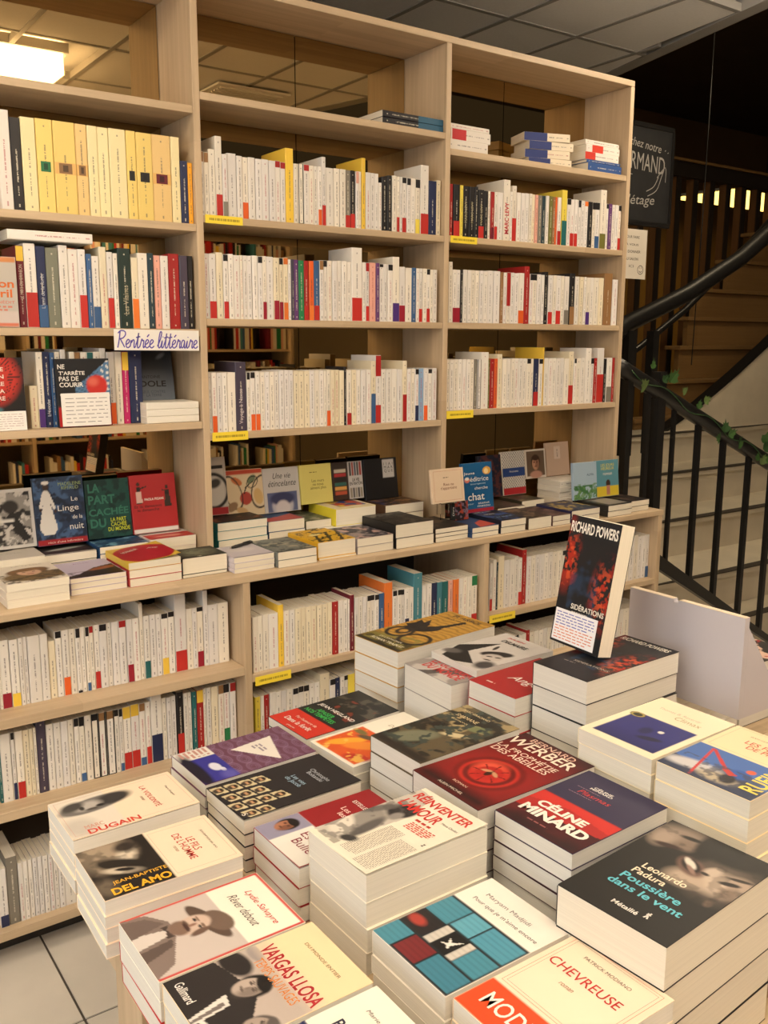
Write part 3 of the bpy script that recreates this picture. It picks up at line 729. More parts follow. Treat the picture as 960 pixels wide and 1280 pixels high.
    ("low_mid_a", -0.170, 0.622, 163, 108, "32,16.4,w 48,16.5,w 65,19.2,w 84,31.1,w 115,18.3,Y+22 133,18.5,w 152,18.6,w 170,18.8,c 189,17.6,c 207,17.7,c 224,19.2,c 244,18.0,c 262,18.1,c 280,18.2,c 298,21.2,r 319,17.1,w 336,15.8,w 352,7.2,w 359,15.9,m+12 375,14.6,w 390,16.1,w 406,14.8,w 421,14.8,w^k.1 436,14.9,w^k.1 450,16.5,w^k.1 467,19.7,b 487,32.1,o+28 519,17.0,w^k.1 536,15.5,w^k.1 551,12.5,w^k.1 564,17.3,w/n.4 581,19.0,w 600,35.2,t+42 635,17.8,w 653,19.5,w 673,23.0,n 696,21.5,t 717,23.4,T 741,20.2,s 761,23.8,o/b.25 785,18.8,w 803,19.0,w 822,19.1,w 841,24.5,w^g.2/R.2"),
    ("low_mid_b", -0.160, 0.365, 178, 108, "39,18.1,y 58,11.7,w 69,18.3,r 88,19.8,w+4 107,18.6,w 126,18.8,w 145,18.9,w 164,19.1,w^k.1 183,19.2,w^k.1 202,19.4,w^k.1 222,18.1,w 240,18.3,w 258,34.1,c+22 292,20.1,w^k.1 312,17.4,n 330,14.6,w 344,14.7,w^k.08 359,25.1,y 384,19.4,w 403,21.0,w 424,21.2,w 446,21.4,w 467,21.6,w 489,21.8,w 510,22.0,w 532,22.1,w 554,22.3,w 577,22.5,w 599,22.7,w 622,22.9,w 645,23.1,w 668,23.3,w 691,23.5,w 715,23.7,w 739,23.9,w 763,24.2,w 787,24.4,w 811,24.6,w 836,21.3,w"),
    ("low_right_a", -0.150, 0.643, 168, 108, "938,12.7,w/R.25 951,16.4,w+8 967,9.1,N 976,27.6,c+18 1004,24.2,w 1028,24.4,w 1052,17.0,w+6 1069,17.1,w/R.28 1087,21.0,r+25 1108,21.2,w 1129,21.4,w 1150,21.5,w 1172,21.7,w 1193,21.8,w 1215,22.0,w 1237,22.2,w 1259,22.4,w 1282,24.6,w^k.1 1306,24.8,w 1331,25.0,w 1356,25.2,w 1381,25.4,w 1407,25.6,w 1432,25.9,w 1458,26.1,w 1484,26.3,w 1511,26.5,w 1537,26.8,w 1564,27.0,w 1591,27.3,w 1618,27.5,w 1646,27.7,w 1674,23.3,w+8 1697,23.5,w 1720,21.3,w 1742,33.4,w/b.26"),
    ("low_right_b", -0.150, 0.360, 172, 108, "960,16.7,w^r.15 977,24.3,w 1001,26.4,w^k.1 1028,26.6,w^k.1 1054,19.2,w^k.1 1073,9.6,k 1083,17.4,w 1100,17.5,w 1118,17.6,r+10 1136,21.7,w 1157,21.9,w 1179,22.0,w 1201,22.2,w 1223,22.4,w 1246,22.5,w^r.1 1268,24.8,w 1293,25.0,w 1318,25.2,w 1343,25.4,w 1369,25.6,w 1394,25.9,w 1420,26.1,w 1446,26.3,w 1473,26.5,w 1499,26.8,w 1526,27.0,w 1553,27.2,w 1580,27.5,w 1608,27.7,w 1635,28.0,w 1663,28.2,w 1691,28.5,w 1720,28.7,w 1749,24.1,w"),
]
import re
def spine_strip(o, col, f0, f1, name):
    W, H, T = o['dims']
    s = link(name, box_mesh(0.0004, (f1 - f0) * H, T - 0.0012), cover_plain, o, (-W / 2 - 0.00005, (f0 + f1) / 2 * H, T / 2))
    s.color = (*col, 1)
    return s
SPECIAL = {}
BAYX = {'left': (-0.858, -0.020), 'mid': (0.0, 0.838), 'right': (0.858, 1.70), 'low_left': (-0.860, -0.001), 'low_mid': (0.021, 0.878), 'low_right': (0.900, 1.762)}
ROOM_ABOVE = {'left_b': 2.138, 'left_c': 1.837, 'left_d': 1.558, 'mid_b': 2.176, 'mid_c': 1.862, 'mid_d': 1.587, 'right_b': 2.1317, 'right_c': 1.864, 'right_d': 1.5878,
              'low_left_a': 0.892, 'low_left_b': 0.626, 'low_left_c': 0.388, 'low_mid_a': 0.892, 'low_mid_b': 0.60, 'low_right_a': 0.892, 'low_right_b': 0.622}
for key, ysp, z, hmm, dmm, data in ROWS:
    phrase, nm = ROWNAME[key]
    for i, tok in enumerate(data.split()):
        xs_, ws_, spec = tok.split(',')
        x = float(xs_) / 1000; w = float(ws_) / 1000
        bx0, bx1 = BAYX[key.rsplit('_', 1)[0]]
        if x < bx0 + 0.0008: w -= bx0 + 0.0008 - x; x = bx0 + 0.0008
        if x + w > bx1 - 0.0008: w = bx1 - 0.0008 - x
        if w < 0.004: continue
        m_ = re.match(r'([A-Za-z])([+-]\d+)?(?:~(\w))?(?::(\w))?((?:[\^/]\w[.\d]*)*)$', spec)
        c = m_.group(1); dh = int(m_.group(2) or 0)
        base = PAL[c]
        if c in 'wz':
            k = rnd.random()
            base = (0.78, 0.735, 0.665) if k < 0.45 else (0.74, 0.705, 0.665) if k < 0.75 else (0.79, 0.73, 0.62)
        j = rnd.uniform(0.93, 1.05)
        col = tuple(v * j for v in base)
        h = (hmm + dh + rnd.uniform(-1.2, 1.2)) / 1000
        h = min(h, ROOM_ABOVE[key] - z - 0.004)
        d = (dmm + (rnd.uniform(25, 40) if dh > 15 else rnd.uniform(-3, 3))) / 1000
        dy = rnd.uniform(0, 0.004)
        extras = re.findall(r'([\^/])(\w)([.\d]*)', m_.group(5) or '')
        bits = (['tall'] if dh >= 15 else ['short'] if dh <= -15 else []) + [CN[c], 'paperback']
        foot = [CN[e[1]] for e in extras if e[0] == '/']; head = [CN[e[1]] for e in extras if e[0] == '^']
        if foot: bits += ['with', foot[0], 'foot']
        elif head: bits += ['with', head[0], 'head']
        lab = ' '.join(bits) + ', ' + ordinal(i + 1) + ' from left, ' + phrase
        o = book(nm, d, h, max(w - 0.0011, 0.004), M_shelf(x + 0.0005, ysp + dy, z + 0.0002, d), col, lab, 'upright books in the ' + phrase, spine_text=True)
        for kind, cc, fr in extras:
            f = float(fr) if fr else 0.12
            jc = rnd.uniform(0.9, 1.08)
            cl = tuple(v * jc for v in PAL[cc])
            if kind == '/': spine_strip(o, cl, 0.004, f, 'foot_band')
            else: spine_strip(o, cl, 0.995 - f, 0.995, 'head_band')
        if m_.group(4):      # small portrait on the spine of the large yellow volumes
            fx = PAL[m_.group(4)]
            st = spine_strip(o, tuple(v * 0.8 for v in fx), 0.44, 0.55, 'spine_portrait')
            s2 = spine_strip(o, (0.75, 0.45, 0.14), 0.432, 0.558, 'portrait_band') if c == 'C' or w > 0.05 else None
            if s2: s2.scale.x = 0.6
            st.scale.z = 0.62; st.location.x -= 0.0001
            s3 = spine_strip(o, tuple(v * 0.25 for v in fx), 0.46, 0.53, 'portrait_figure'); s3.scale.z = 0.25; s3.location.x -= 0.0002
        if c == 'z':
            s1 = spine_strip(o, (0.03, 0.03, 0.03), 0.0, 0.012, 'border_bar')
            for zz in (0.06, 0.94):
                W, H, T = o['dims']
                q = link('border_bar', box_mesh(0.0004, H, T * 0.14), cover_plain, o, (-W / 2 - 0.00005, H / 2, T * zz)); q.color = (0.03, 0.03, 0.03, 1)
        SPECIAL[(key, i)] = o
# spine lettering large enough to read
def spine_text(o, txt, v, length, size, col, bold=0.0):
    """lettering on the spine face (local yz plane at x = -W/2), reading upwards"""
    W, H, T = o['dims']
    mm = Matrix(((0, 0, -1, -W / 2 - 0.0006), (1, 0, 0, H * v), (0, -1, 0, T / 2), (0, 0, 0, 1)))
    lettering(o, txt, (0, 0, 0), length * H, size * T, col, 0, 0, bold, 'spine_title', None, mm)
def find_book(key, xmm):
    best = None
    for (k, i), o in SPECIAL.items():
        if k == key:
            d = abs(o.matrix_basis.translation.x * 1000 - xmm)
            if best is None or d < best[0]: best = (d, o)
    return best[1]
spine_text(find_book('right_b', 1102), 'MARC LEVY', 0.37, 0.52, 0.62, rgb(200, 30, 50), 0.02)
spine_text(find_book('mid_d', 90), 'Voyage à Naxos', 0.36, 0.50, 0.45, rgb(225, 215, 215))
spine_text(find_book('left_c', -236), 'Les Vilaines', 0.36, 0.36, 0.42, rgb(190, 180, 150))
spine_text(find_book('left_d', -433), "L'école", 0.26, 0.22, 0.5, rgb(210, 215, 225))
spine_text(find_book('left_c', -492), 'LE MOIS DU DRAGON', 0.56, 0.42, 0.45, rgb(225, 205, 190))
spine_text(find_book('left_c', -443), "L'ami de la forêt", 0.45, 0.42, 0.4, rgb(190, 195, 205))
for xx in (912 + 14, 953, 991):
    spine_text(find_book('right_b', xx), 'MARC LEVY', 0.5, 0.42, 0.4, rgb(190, 180, 140))

# ------------------------------------------------------------------ books lying on the shelves
def bundle(name, items, x, y, z, W, H, deg, labels, group, page=(0.74, 0.68, 0.56)):
    out = []
    for k, (t, col) in enumerate(items):
        dx, dy, dd = rnd.uniform(-0.006, 0.006), rnd.uniform(-0.004, 0.004), rnd.uniform(-2.5, 2.5)
        out.append(book(name, W, H, t, M_lie(x + dx, y + dy, z + 0.0003, deg + dd), col, labels[k], group, page=page, spine_text=True))
        z += t + 0.0004
    return out
# spine towards the viewer (-y), head to the right: local x -> +y, local y -> -x ... deg 90
# two dark books on top of the middle bay
for k in range(2):
    o = book('lying_paperback', 0.14, 0.235, 0.019, Matrix(((0, -1, 0, 0.836 - 0.0), (1, 0, 0, 0.012 + 0.07), (0, 0, 1, 2.1958 + k * 0.0195), (0, 0, 0, 1))), rgb(38, 36, 40),
             ['black paperback with blue foot lying lowest on top middle shelf', 'black paperback with blue foot lying upmost on top middle shelf'][k], 'dark books lying on the top shelf', spine_text=True)
    spine_strip(o, rgb(44, 92, 120), 0.004, 0.42, 'foot_band')
def lie_spine(name, W, H, T, xr, yf, z, col, label, group, deg=0.0, band=None, spine=True):
    m = Matrix.Translation((xr, yf, z)) @ Matrix.Rotation(math.radians(deg), 4, 'Z') @ Matrix(((0, -1, 0, 0), (1, 0, 0, W / 2), (0, 0, 1, 0), (0, 0, 0, 1)))
    o = book(name, W, H, T, m, col, label, group, spine_text=spine)
    for (c, a, b_) in (band or []): spine_strip(o, c, a, b_, 'spine_band')
    return o
gt = 'books lying on the top right shelf'
wcol = (0.76, 0.71, 0.64)
zz = 2.1517
for k, (t, xr, band, lb) in enumerate([(0.034, 1.032, None, 'thick white paperback lying lowest of three beside the pillar on the top right shelf'),
                                       (0.033, 1.046, [(rgb(190, 40, 45), 0.62, 0.97)], 'white paperback with red spine block lying second of three on top right shelf'),
                                       (0.016, 1.044, None, 'thin white paperback lying upmost of three on the top right shelf')]):
    lie_spine('lying_paperback', 0.108, 0.168, t, xr, 0.02 + 0.004 * k, zz, wcol, lb, gt, 0, band); zz += t + 0.0005
zz = 2.1517
for k, sh in enumerate([0.0, -0.01, 0.006, -0.012]):
    o = lie_spine('lying_paperback', 0.11, 0.178, 0.028, 1.437 + sh, 0.03, zz, (0.78, 0.69, 0.53), ['cream and blue paperback lying lowest of the four alike on the top right shelf', 'cream and blue paperback lying second lowest of the four alike on top right shelf',
        'cream and blue paperback lying third of the four alike on the top right shelf', 'cream and blue paperback lying upmost of the four alike on top right shelf'][k], gt, [-12, -16, -14, -18][k], [(rgb(48, 62, 120), 0.50, 0.998)])
    zz += 0.0286
zz = 2.1517
for k, (t, xr, col, band, lb) in enumerate([(0.030, 1.688, rgb(50, 82, 140), None, 'thick blue paperback lying lowest of the five at the end of the top right shelf'),
        (0.010, 1.683, rgb(50, 82, 140), None, 'thin blue paperback lying second of the five at the end of top right shelf'),
        (0.026, 1.677, wcol, [(rgb(200, 60, 45), 0.70, 0.998)], 'white paperback with red end lying third of five on the top right shelf'),
        (0.026, 1.684, wcol, [(rgb(206, 64, 46), 0.50, 0.82)], 'white paperback with red block lying fourth of five on the top right shelf'),
        (0.016, 1.682, wcol, None, 'thin white paperback lying upmost of the five on the top right shelf')]):
    lie_spine('lying_paperback', 0.108, 0.178, t, xr, 0.018 + 0.003 * k, zz, col, lb, gt, 0, band); zz += t + 0.0005
# the white book lying across the tops in the left bay
lie_spine('lying_paperback', 0.14, 0.207, 0.024, -0.302, 0.012, 1.578 + 0.210, (0.80, 0.76, 0.69), 'white paperback lying across the tops of the left bay middle row', None)
# three white books lying at the end of the lowest left row
zz = 1.3234
for k in range(3):
    lie_spine('lying_paperback', 0.11, 0.152, 0.0185, -0.027, 0.012, zz, (0.80, 0.76, 0.66), ['cream paperback lying lowest of three below the handwritten sign', 'cream paperback lying between two others below the handwritten sign', 'cream paperback lying upmost of three below the handwritten sign'][k],
              'books lying under the sign', 0, None, False); zz += 0.0189
# ------------------------------------------------------------------ books shown face out
WHITE = rgb(232, 228, 220); CREAM = rgb(244, 228, 190); INK = rgb(40, 36, 34)
def facing(name, x0, x1, y, z0, z1, T, lean, turn, col, label, nu=40, group=None):
    W = x1 - x0; H = (z1 - z0) / math.cos(math.radians(lean))
    # the back cover is local z = 0: the front face stands at y
    yb = y + T
    o = book(name, W, H, T, M_face((x0 + x1) / 2, yb, z0, lean, turn), col, label, group)
    a = Art(nu, int(nu * H / W), H / W, col)
    return o, a, Cover(o)
# left bay, middle row: pale book with orange lettering
o, a, c = facing('display_paperback', -0.640, -0.497, -0.012 + 0.014, 1.5785, 1.745, 0.014, 0, 0, rgb(206, 198, 186), 'pale grey book with orange lettering face out at the left edge')
a.rect(0, 0.93, 1, 1, rgb(226, 150, 90)).rect(0, 0, 1, 0.05, rgb(226, 130, 100)).rect(0.0, 0.05, 1, 0.22, rgb(224, 208, 200)); print_cover(o, a)
c.text('Raison\nd\'avril', 0.62, 0.55, 0.66, 0.30, rgb(226, 112, 40), bold=0.02); c.text('ROMAN INÉDIT', 0.6, 0.36, 0.7, 0.06, rgb(220, 120, 100)); c.bars(0.35, 0.22, 0.9, 0.31, 2, rgb(220, 130, 110), 4)
# left bay, lowest row: red sun on black
o, a, c = facing('display_paperback', -0.625, -0.489, 0.022, 1.3235, 1.503, 0.018, 4, 0, rgb(30, 27, 28), 'black book with a red burst and white title face out beside a handwritten card')
a.ell(0.42, 0.72, 0.5, 0.5, rgb(206, 56, 44), 0, 0.35)
for k in range(26):
    an = -2.2 + k * 0.13
    a.poly([(0.42 + 0.30 * math.cos(an), 0.72 + 0.25 * math.sin(an)), (0.42 + 0.62 * math.cos(an + 0.02), 0.72 + 0.5 * math.sin(an + 0.02)), (0.42 + 0.3 * math.cos(an + 0.045), 0.72 + 0.25 * math.sin(an + 0.045))], rgb(30, 27, 28))
a.ell(0.5, 0.28, 0.09, 0.05, rgb(70, 120, 130), 0, 0.6); print_cover(o, a)
for k, t in enumerate(['TROUBLE', 'SALON', 'FRAGILE', 'POUR SA', 'DEMEURE']): c.text(t, 0.40, 0.84 - k * 0.10, 0.5, 0.075, rgb(236, 222, 208), bold=0.02)
def note(x0, x1, y, z0, z1, lean, label, col, seed):
    p = tag(pydata('note_card', [(0, 0, 0)], [], None), label, 'card')
    me = box_mesh(x1 - x0, (z1 - z0), 0.0008); p.data = me; me.materials.append(paper_white)
    p.matrix_basis = Matrix.Translation(((x0 + x1) / 2, y, (z0 + z1) / 2)) @ Matrix.Rotation(math.radians(90 - lean), 4, 'X')
    n = 7
    small_print(p, -(x1 - x0) * 0.42, -(z1 - z0) * 0.42, (x1 - x0) * 0.44, (z1 - z0) * 0.42, n, col, 0.0006, seed, 0.14, 'handwriting')
    return p
note(-0.625, -0.492, 0.0165, 1.324, 1.372, 4, 'white card with handwritten lines in front of the black and red book', rgb(150, 100, 110), 3)
# NE T'ARRETE PAS DE COURIR
o, a, c = facing('display_paperback', -0.410, -0.271, 0.020, 1.3235, 1.499, 0.018, 3, 0, rgb(30, 30, 34), 'black book with a red ball and grid face out above a handwritten card')
m_ = a.region(0.45, 0.32, 1, 1)
g = ((np.sin(a.U * 60) > 0.2) & (np.sin(a.V * 75 + a.U * 18) > 0.2)).astype(float)
tri = (a.V > 0.45 + (1 - a.U) * 0.62).astype(float) * m_
tri2 = ((a.U > 0.35) & (a.V < 0.62 + (a.U - 0.4) * 0.62)).astype(float) * a.region(0.35, 0.30, 1, 0.97)
a.mix(tri2 * 0.85, rgb(96, 140, 180)).mix(tri2 * g * (a.U > 0.78), rgb(236, 234, 228)).mix(tri2 * (np.sin(a.V * 120 + a.U * 40) > 0.5) * (a.U <= 0.78) * 0.7, rgb(40, 60, 90))
a.ell(0.75, 0.60, 0.20, 0.20, rgb(212, 52, 44), 0, 0.12).ell(0.68, 0.66, 0.10, 0.08, rgb(232, 110, 90), 0, 0.9).rect(0, 0, 1, 0.30, rgb(196, 36, 36)).rect(0, 0.30, 1, 0.42, rgb(30, 30, 34)); print_cover(o, a)
for k, t in enumerate(['NE', "T'ARRÊTE", 'PAS DE', 'COURIR']): c.text(t, [0.10, 0.29, 0.23, 0.27][k], 0.885 - k * 0.088, [0.13, 0.48, 0.36, 0.44][k], 0.085, rgb(240, 234, 226), bold=0.02)
c.bars(0.05, 0.46, 0.44, 0.49, 1, rgb(220, 215, 208), 8)
note(-0.403, -0.276, 0.0175, 1.327, 1.412, 3, 'white card with handwritten review on the black book with red ball', rgb(110, 105, 105), 5)
# DOLE
o, a, c = facing('display_paperback', -0.150, -0.034, 0.150, 1.3235, 1.519, 0.018, 9, 0, rgb(44, 50, 64), 'dark blue book leaning at the back below the handwritten sign')
a.mix((1 - a.V) ** 1.2, rgb(150, 162, 176)).ell(0.7, 0.9, 0.12, 0.05, rgb(120, 130, 150), 30, 0.8); print_cover(o, a)
c.text('ANTOINE', 0.4, 0.60, 0.5, 0.07, rgb(26, 26, 34)); c.text('DOLE', 0.45, 0.50, 0.68, 0.15, rgb(20, 20, 28), bold=0.02); c.text('SEUL CONTRE\nLA TERRE', 0.45, 0.36, 0.6, 0.15, rgb(70, 80, 98))

# ------------------------------------------------------------------ stacks on the worktop
WT = 0.9123
PAGE = (0.78, 0.72, 0.58)
def thick(total, n):
    r = [rnd.uniform(0.85, 1.15) for _ in range(n)]; s = sum(r)
    return [total * v / s for v in r]
def stack(name, pos, W, H, total, n, what, col, flat, base, group, page=PAGE, under=None, deg=0.0, lift=0.0, last=None, wob=1.0):
    """n books on top of one another; returns the top one. FLAT: matrix maker; WHAT describes the top cover"""
    th = thick(total - n * 0.0004, n)
    if last:
        rest = [t * (total - last - n * 0.0004) / sum(th[:-1]) for t in th[:-1]] if n > 1 else []
        th = rest + [last]
    z = base
    top = None
    for k, t in enumerate(th):
        is_top = k == n - 1
        dx, dy, dd = (0, 0, 0) if is_top else (rnd.uniform(-0.0018, 0.0018) * wob, rnd.uniform(-0.0018, 0.0018) * wob, rnd.uniform(-0.6, 0.6) * wob)
        cc = col if is_top else (under or col)
        if is_top: lab = what
        else: lab = ('second' if n - k == 2 else ordinal(n - k)) + ' paperback from the top, beneath the ' + ' '.join(what.split()[:9])
        o = book(name, W, H, t, flat(pos[0] + dx, pos[1] + dy, z, deg + dd), cc, lab, group, lift=lift if is_top else 0.0, page=page)
        z += t + 0.0004
        top = o
    return top, z
def art_for(o, nu, bg):
    W, H, T = o['dims']
    return Art(nu, int(nu * H / W), H / W, bg)
GF = 'stacks in the front row of the worktop'; GB = 'stacks in the back row of the worktop'
def front(x0, x1, yf, D, h, n, what, col, under=None, lift=0.0, last=None, name='stacked_paperback', nu=34):
    o, z = stack(name, ((x0 + x1) / 2, yf), x1 - x0, D, h, n, what, col, M_lie, WT, GF, under=under, lift=lift, last=last)
    return o, art_for(o, nu, col), Cover(o, lift), z
def finish(o, a, lift=0.0): print_cover(o, a, lift)
# left bay, front row
o, a, c, _ = front(-0.606, -0.456, -0.147, 0.185, 0.060, 3, 'cream book with a girl in a straw hat on the worktop', rgb(226, 216, 200), nu=60)
a.ell(0.55, 0.30, 0.52, 0.30, rgb(120, 96, 56), 0, 0.2).blotch(14, 5, rgb(60, 46, 24), 0.5, 0.58, 0.8, a.region(0, 0, 1, 0.5)).ell(0.52, 0.60, 0.36, 0.22, rgb(112, 78, 40), 10, 0.2).ell(0.52, 0.52, 0.19, 0.20, rgb(214, 170, 140), 0, 0.2)
a.ell(0.44, 0.55, 0.03, 0.02, INK).ell(0.60, 0.55, 0.03, 0.02, INK).ell(0.52, 0.44, 0.06, 0.02, rgb(150, 70, 60)).ell(0.52, 0.68, 0.30, 0.10, rgb(130, 92, 50), 8, 0.3); finish(o, a); c.text('LA TRESSE', 0.6, 0.92, 0.5, 0.06, rgb(170, 160, 150))
o, a, c, _ = front(-0.447, -0.302, -0.118, 0.18, 0.044, 3, 'lilac and brown book between the straw hat girl and the red circle', rgb(196, 184, 206))
a.poly([(0, 0), (1, 0), (1, 0.62), (0.6, 0.5), (0.25, 0.22), (0, 0.12)], rgb(52, 34, 30)).ell(0.75, 0.42, 0.28, 0.10, rgb(150, 84, 48), 20, 0.4).blotch(8, 3, rgb(34, 24, 24), 0.5, 0.6, 0.7, a.region(0, 0, 1, 0.35)); finish(o, a); c.text('Juste', 0.5, 0.84, 0.3, 0.07, rgb(150, 90, 150))
o, a, c, _ = front(-0.298, -0.153, -0.124, 0.178, 0.066, 3, 'curling yellow book with a big red circle on its cover', rgb(226, 190, 70), under=rgb(190, 60, 60), lift=0.010)
a.ell(0.5, 0.46, 0.55, 0.66, rgb(176, 32, 46), 0, 0.04); finish(o, a, 0.010); c.text('BONHEUR', 0.34, 0.72, 0.4, 0.10, rgb(236, 214, 200), rot=28, bold=0.02); c.text('JOIE', 0.76, 0.66, 0.2, 0.09, rgb(236, 214, 200), rot=-40, bold=0.02)
o, a, c, _ = front(-0.146, -0.014, -0.116, 0.112, 0.055, 2, 'dark green book with a pale ghostly shape beside the red circle', rgb(34, 38, 30), last=0.045)
a.ell(0.48, 0.52, 0.34, 0.26, rgb(168, 172, 146), 0, 0.9).ell(0.5, 0.5, 0.42, 0.36, rgb(70, 78, 58), 0, 0.5, 0.6).blotch(9, 9, rgb(40, 42, 34), 0.5, 0.6, 0.6).ell(0.42, 0.10, 0.05, 0.03, rgb(190, 190, 170)); finish(o, a)
# left bay, back row
def back(x0, x1, yf, ztop, n, what, col, under=None, D=0.165, nu=28, last=None):
    D = min(D, 0.216 - yf)
    o, z = stack('stacked_paperback', ((x0 + x1) / 2, yf), x1 - x0, D, ztop - WT, n, what, col, M_lie, WT, GB, under=under, last=last)
    return o, art_for(o, nu, col), Cover(o), z
BT = 0.998
o, a, c, _ = back(-0.612, -0.462, 0.042, 0.990, 4, 'pale grey book with black scribble behind the straw hat girl', rgb(206, 198, 186)); a.ell(0.52, 0.66, 0.16, 0.05, INK, 25, 0.5).ell(0.46, 0.72, 0.05, 0.06, INK, 0, 0.5); finish(o, a); c.text('BLANC', 0.5, 0.4, 0.4, 0.05, rgb(150, 145, 140))
o, a, c, _ = back(-0.458, -0.318, 0.066, 0.982, 3, 'black book with a pale stroke behind the lilac book', rgb(34, 32, 34)); a.ell(0.5, 0.4, 0.36, 0.08, rgb(170, 176, 170), 12, 0.5).rect(0, 0, 1, 0.06, rgb(220, 215, 205)); finish(o, a)
o, a, c, _ = back(-0.312, -0.172, 0.058, 0.988, 4, 'deep blue watery book behind the red circle', rgb(40, 78, 118)); a.blotch(7, 2, rgb(120, 170, 196), 0.52, 0.62).blotch(9, 8, rgb(18, 40, 70), 0.52, 0.62); finish(o, a)
o, a, c, _ = back(-0.166, -0.026, 0.063, 0.990, 3, 'white and red book behind the dark green one', rgb(222, 208, 200)); a.rect(0, 0, 1, 0.42, rgb(196, 52, 46)).ell(0.5, 0.2, 0.3, 0.08, rgb(236, 160, 140), 0, 0.5); finish(o, a)
# left bay, standing
ZB = 1.003
o, a, c = facing('display_paperback', -0.585, -0.453, 0.150, 0.9912, 1.150, 0.016, 8, 0, rgb(214, 210, 204), 'black and white photo cover of people, standing at the far left of the worktop')
a.rect(0.05, 0.05, 0.94, 0.95, rgb(150, 146, 140)).blotch(6, 4, rgb(40, 38, 38), 0.46, 0.54, 1, a.region(0.05, 0.05, 0.94, 0.95)).blotch(9, 7, rgb(206, 200, 192), 0.56, 0.62, 1, a.region(0.05, 0.05, 0.94, 0.95)).ell(0.55, 0.70, 0.16, 0.14, rgb(50, 46, 44), 0, 0.3).poly([(0.6, 0.62), (0.9, 0.15), (0.75, 0.1), (0.45, 0.55)], rgb(36, 34, 34)).rect(0.05, 0.45, 0.6, 0.50, rgb(230, 226, 218)); finish(o, a)
o, a, c = facing('display_paperback', -0.452, -0.316, 0.142, 0.9892, 1.174, 0.016, 8, 0, rgb(38, 58, 86), 'blue book with a woman in a white dress standing behind the stacks', nu=50)
a.blotch(5, 6, rgb(70, 100, 140), 0.48, 0.6).blotch(8, 2, rgb(26, 40, 62), 0.5, 0.6).rect(0, 0, 1, 0.085, rgb(166, 34, 40)).ell(0.24, 0.70, 0.09, 0.16, WHITE, 0, 0.15).poly([(0.17, 0.62), (0.31, 0.62), (0.42, 0.24), (0.34, 0.15), (0.14, 0.15), (0.06, 0.26)], WHITE).poly([(0.16, 0.76), (0.08, 0.56), (0.13, 0.54), (0.2, 0.66)], WHITE).poly([(0.32, 0.76), (0.42, 0.54), (0.37, 0.52), (0.29, 0.66)], WHITE).ell(0.245, 0.865, 0.055, 0.075, rgb(66, 44, 36), 0, 0.2).ell(0.245, 0.925, 0.075, 0.04, WHITE, 0, 0.2).ell(0.11, 0.53, 0.025, 0.04, rgb(66, 44, 36)).ell(0.40, 0.5, 0.025, 0.04, rgb(66, 44, 36)); finish(o, a)
c.text('MADELEINE\nRIFFAUD', 0.73, 0.86, 0.46, 0.15, rgb(150, 170, 110)); c.text('Le', 0.80, 0.66, 0.13, 0.09, WHITE); c.text('Linge', 0.66, 0.52, 0.42, 0.15, WHITE); c.text('de la', 0.83, 0.39, 0.2, 0.08, WHITE); c.text('nuit', 0.80, 0.25, 0.28, 0.12, WHITE); c.text("récit d'une infirmière", 0.55, 0.042, 0.7, 0.045, rgb(236, 214, 200))
o, a, c = facing('display_paperback', -0.312, -0.185, 0.146, 0.9912, 1.156, 0.016, 8, 0, rgb(22, 74, 66), 'dark green book with yellow title standing behind the stacks')
a.blotch(7, 8, rgb(14, 50, 46), 0.46, 0.55); finish(o, a)
for k, t in enumerate(['LA', 'PART', 'CACHÉE', 'DU']): c.text(t, [0.2, 0.36, 0.50, 0.24][k], 0.86 - k * 0.2, [0.26, 0.6, 0.9, 0.35][k], 0.20, rgb(38, 112, 92), bold=0.03)
c.text('LA PART\nCACHÉE\nDU MONDE', 0.70, 0.22, 0.5, 0.30, rgb(196, 206, 50), bold=0.02, dz=0.0002)
o, a, c = facing('display_paperback', -0.182, -0.045, 0.142, 0.9912, 1.160, 0.016, 8, 0, rgb(184, 46, 48), 'red book with two small figures standing beside the pillar', nu=50)
for fx, fy, s_, skirt in ((0.17, 0.66, 1.0, rgb(226, 190, 176)), (0.80, 0.58, 1.1, rgb(60, 48, 40))):
    a.poly([(fx - 0.05 * s_, fy + 0.06), (fx + 0.05 * s_, fy + 0.06), (fx + 0.08 * s_, fy - 0.14 * s_), (fx - 0.06 * s_, fy - 0.14 * s_)], skirt).poly([(fx - 0.04, fy + 0.14), (fx + 0.04, fy + 0.14), (fx + 0.04, fy + 0.05), (fx - 0.04, fy + 0.05)], rgb(40, 30, 30)).ell(fx, fy + 0.185, 0.035, 0.045, rgb(60, 44, 38), 0, 0.3).poly([(fx + 0.03, fy + 0.12), (fx + 0.18 * (1 if fx < 0.5 else -0.6), fy + 0.15), (fx + 0.17 * (1 if fx < 0.5 else -0.6), fy + 0.13), (fx + 0.03, fy + 0.09)], rgb(60, 44, 38)).rect(fx - 0.06, fy - 0.155, fx + 0.06, fy - 0.135, rgb(34, 28, 28))
a.rect(0, 0, 1, 0.07, WHITE); finish(o, a); c.text('PAOLA PIGANI', 0.50, 0.575, 0.42, 0.055, rgb(240, 226, 216), bold=0.02); c.text('Et ils dansaient\nle dimanche', 0.36, 0.43, 0.6, 0.14, rgb(60, 20, 24))
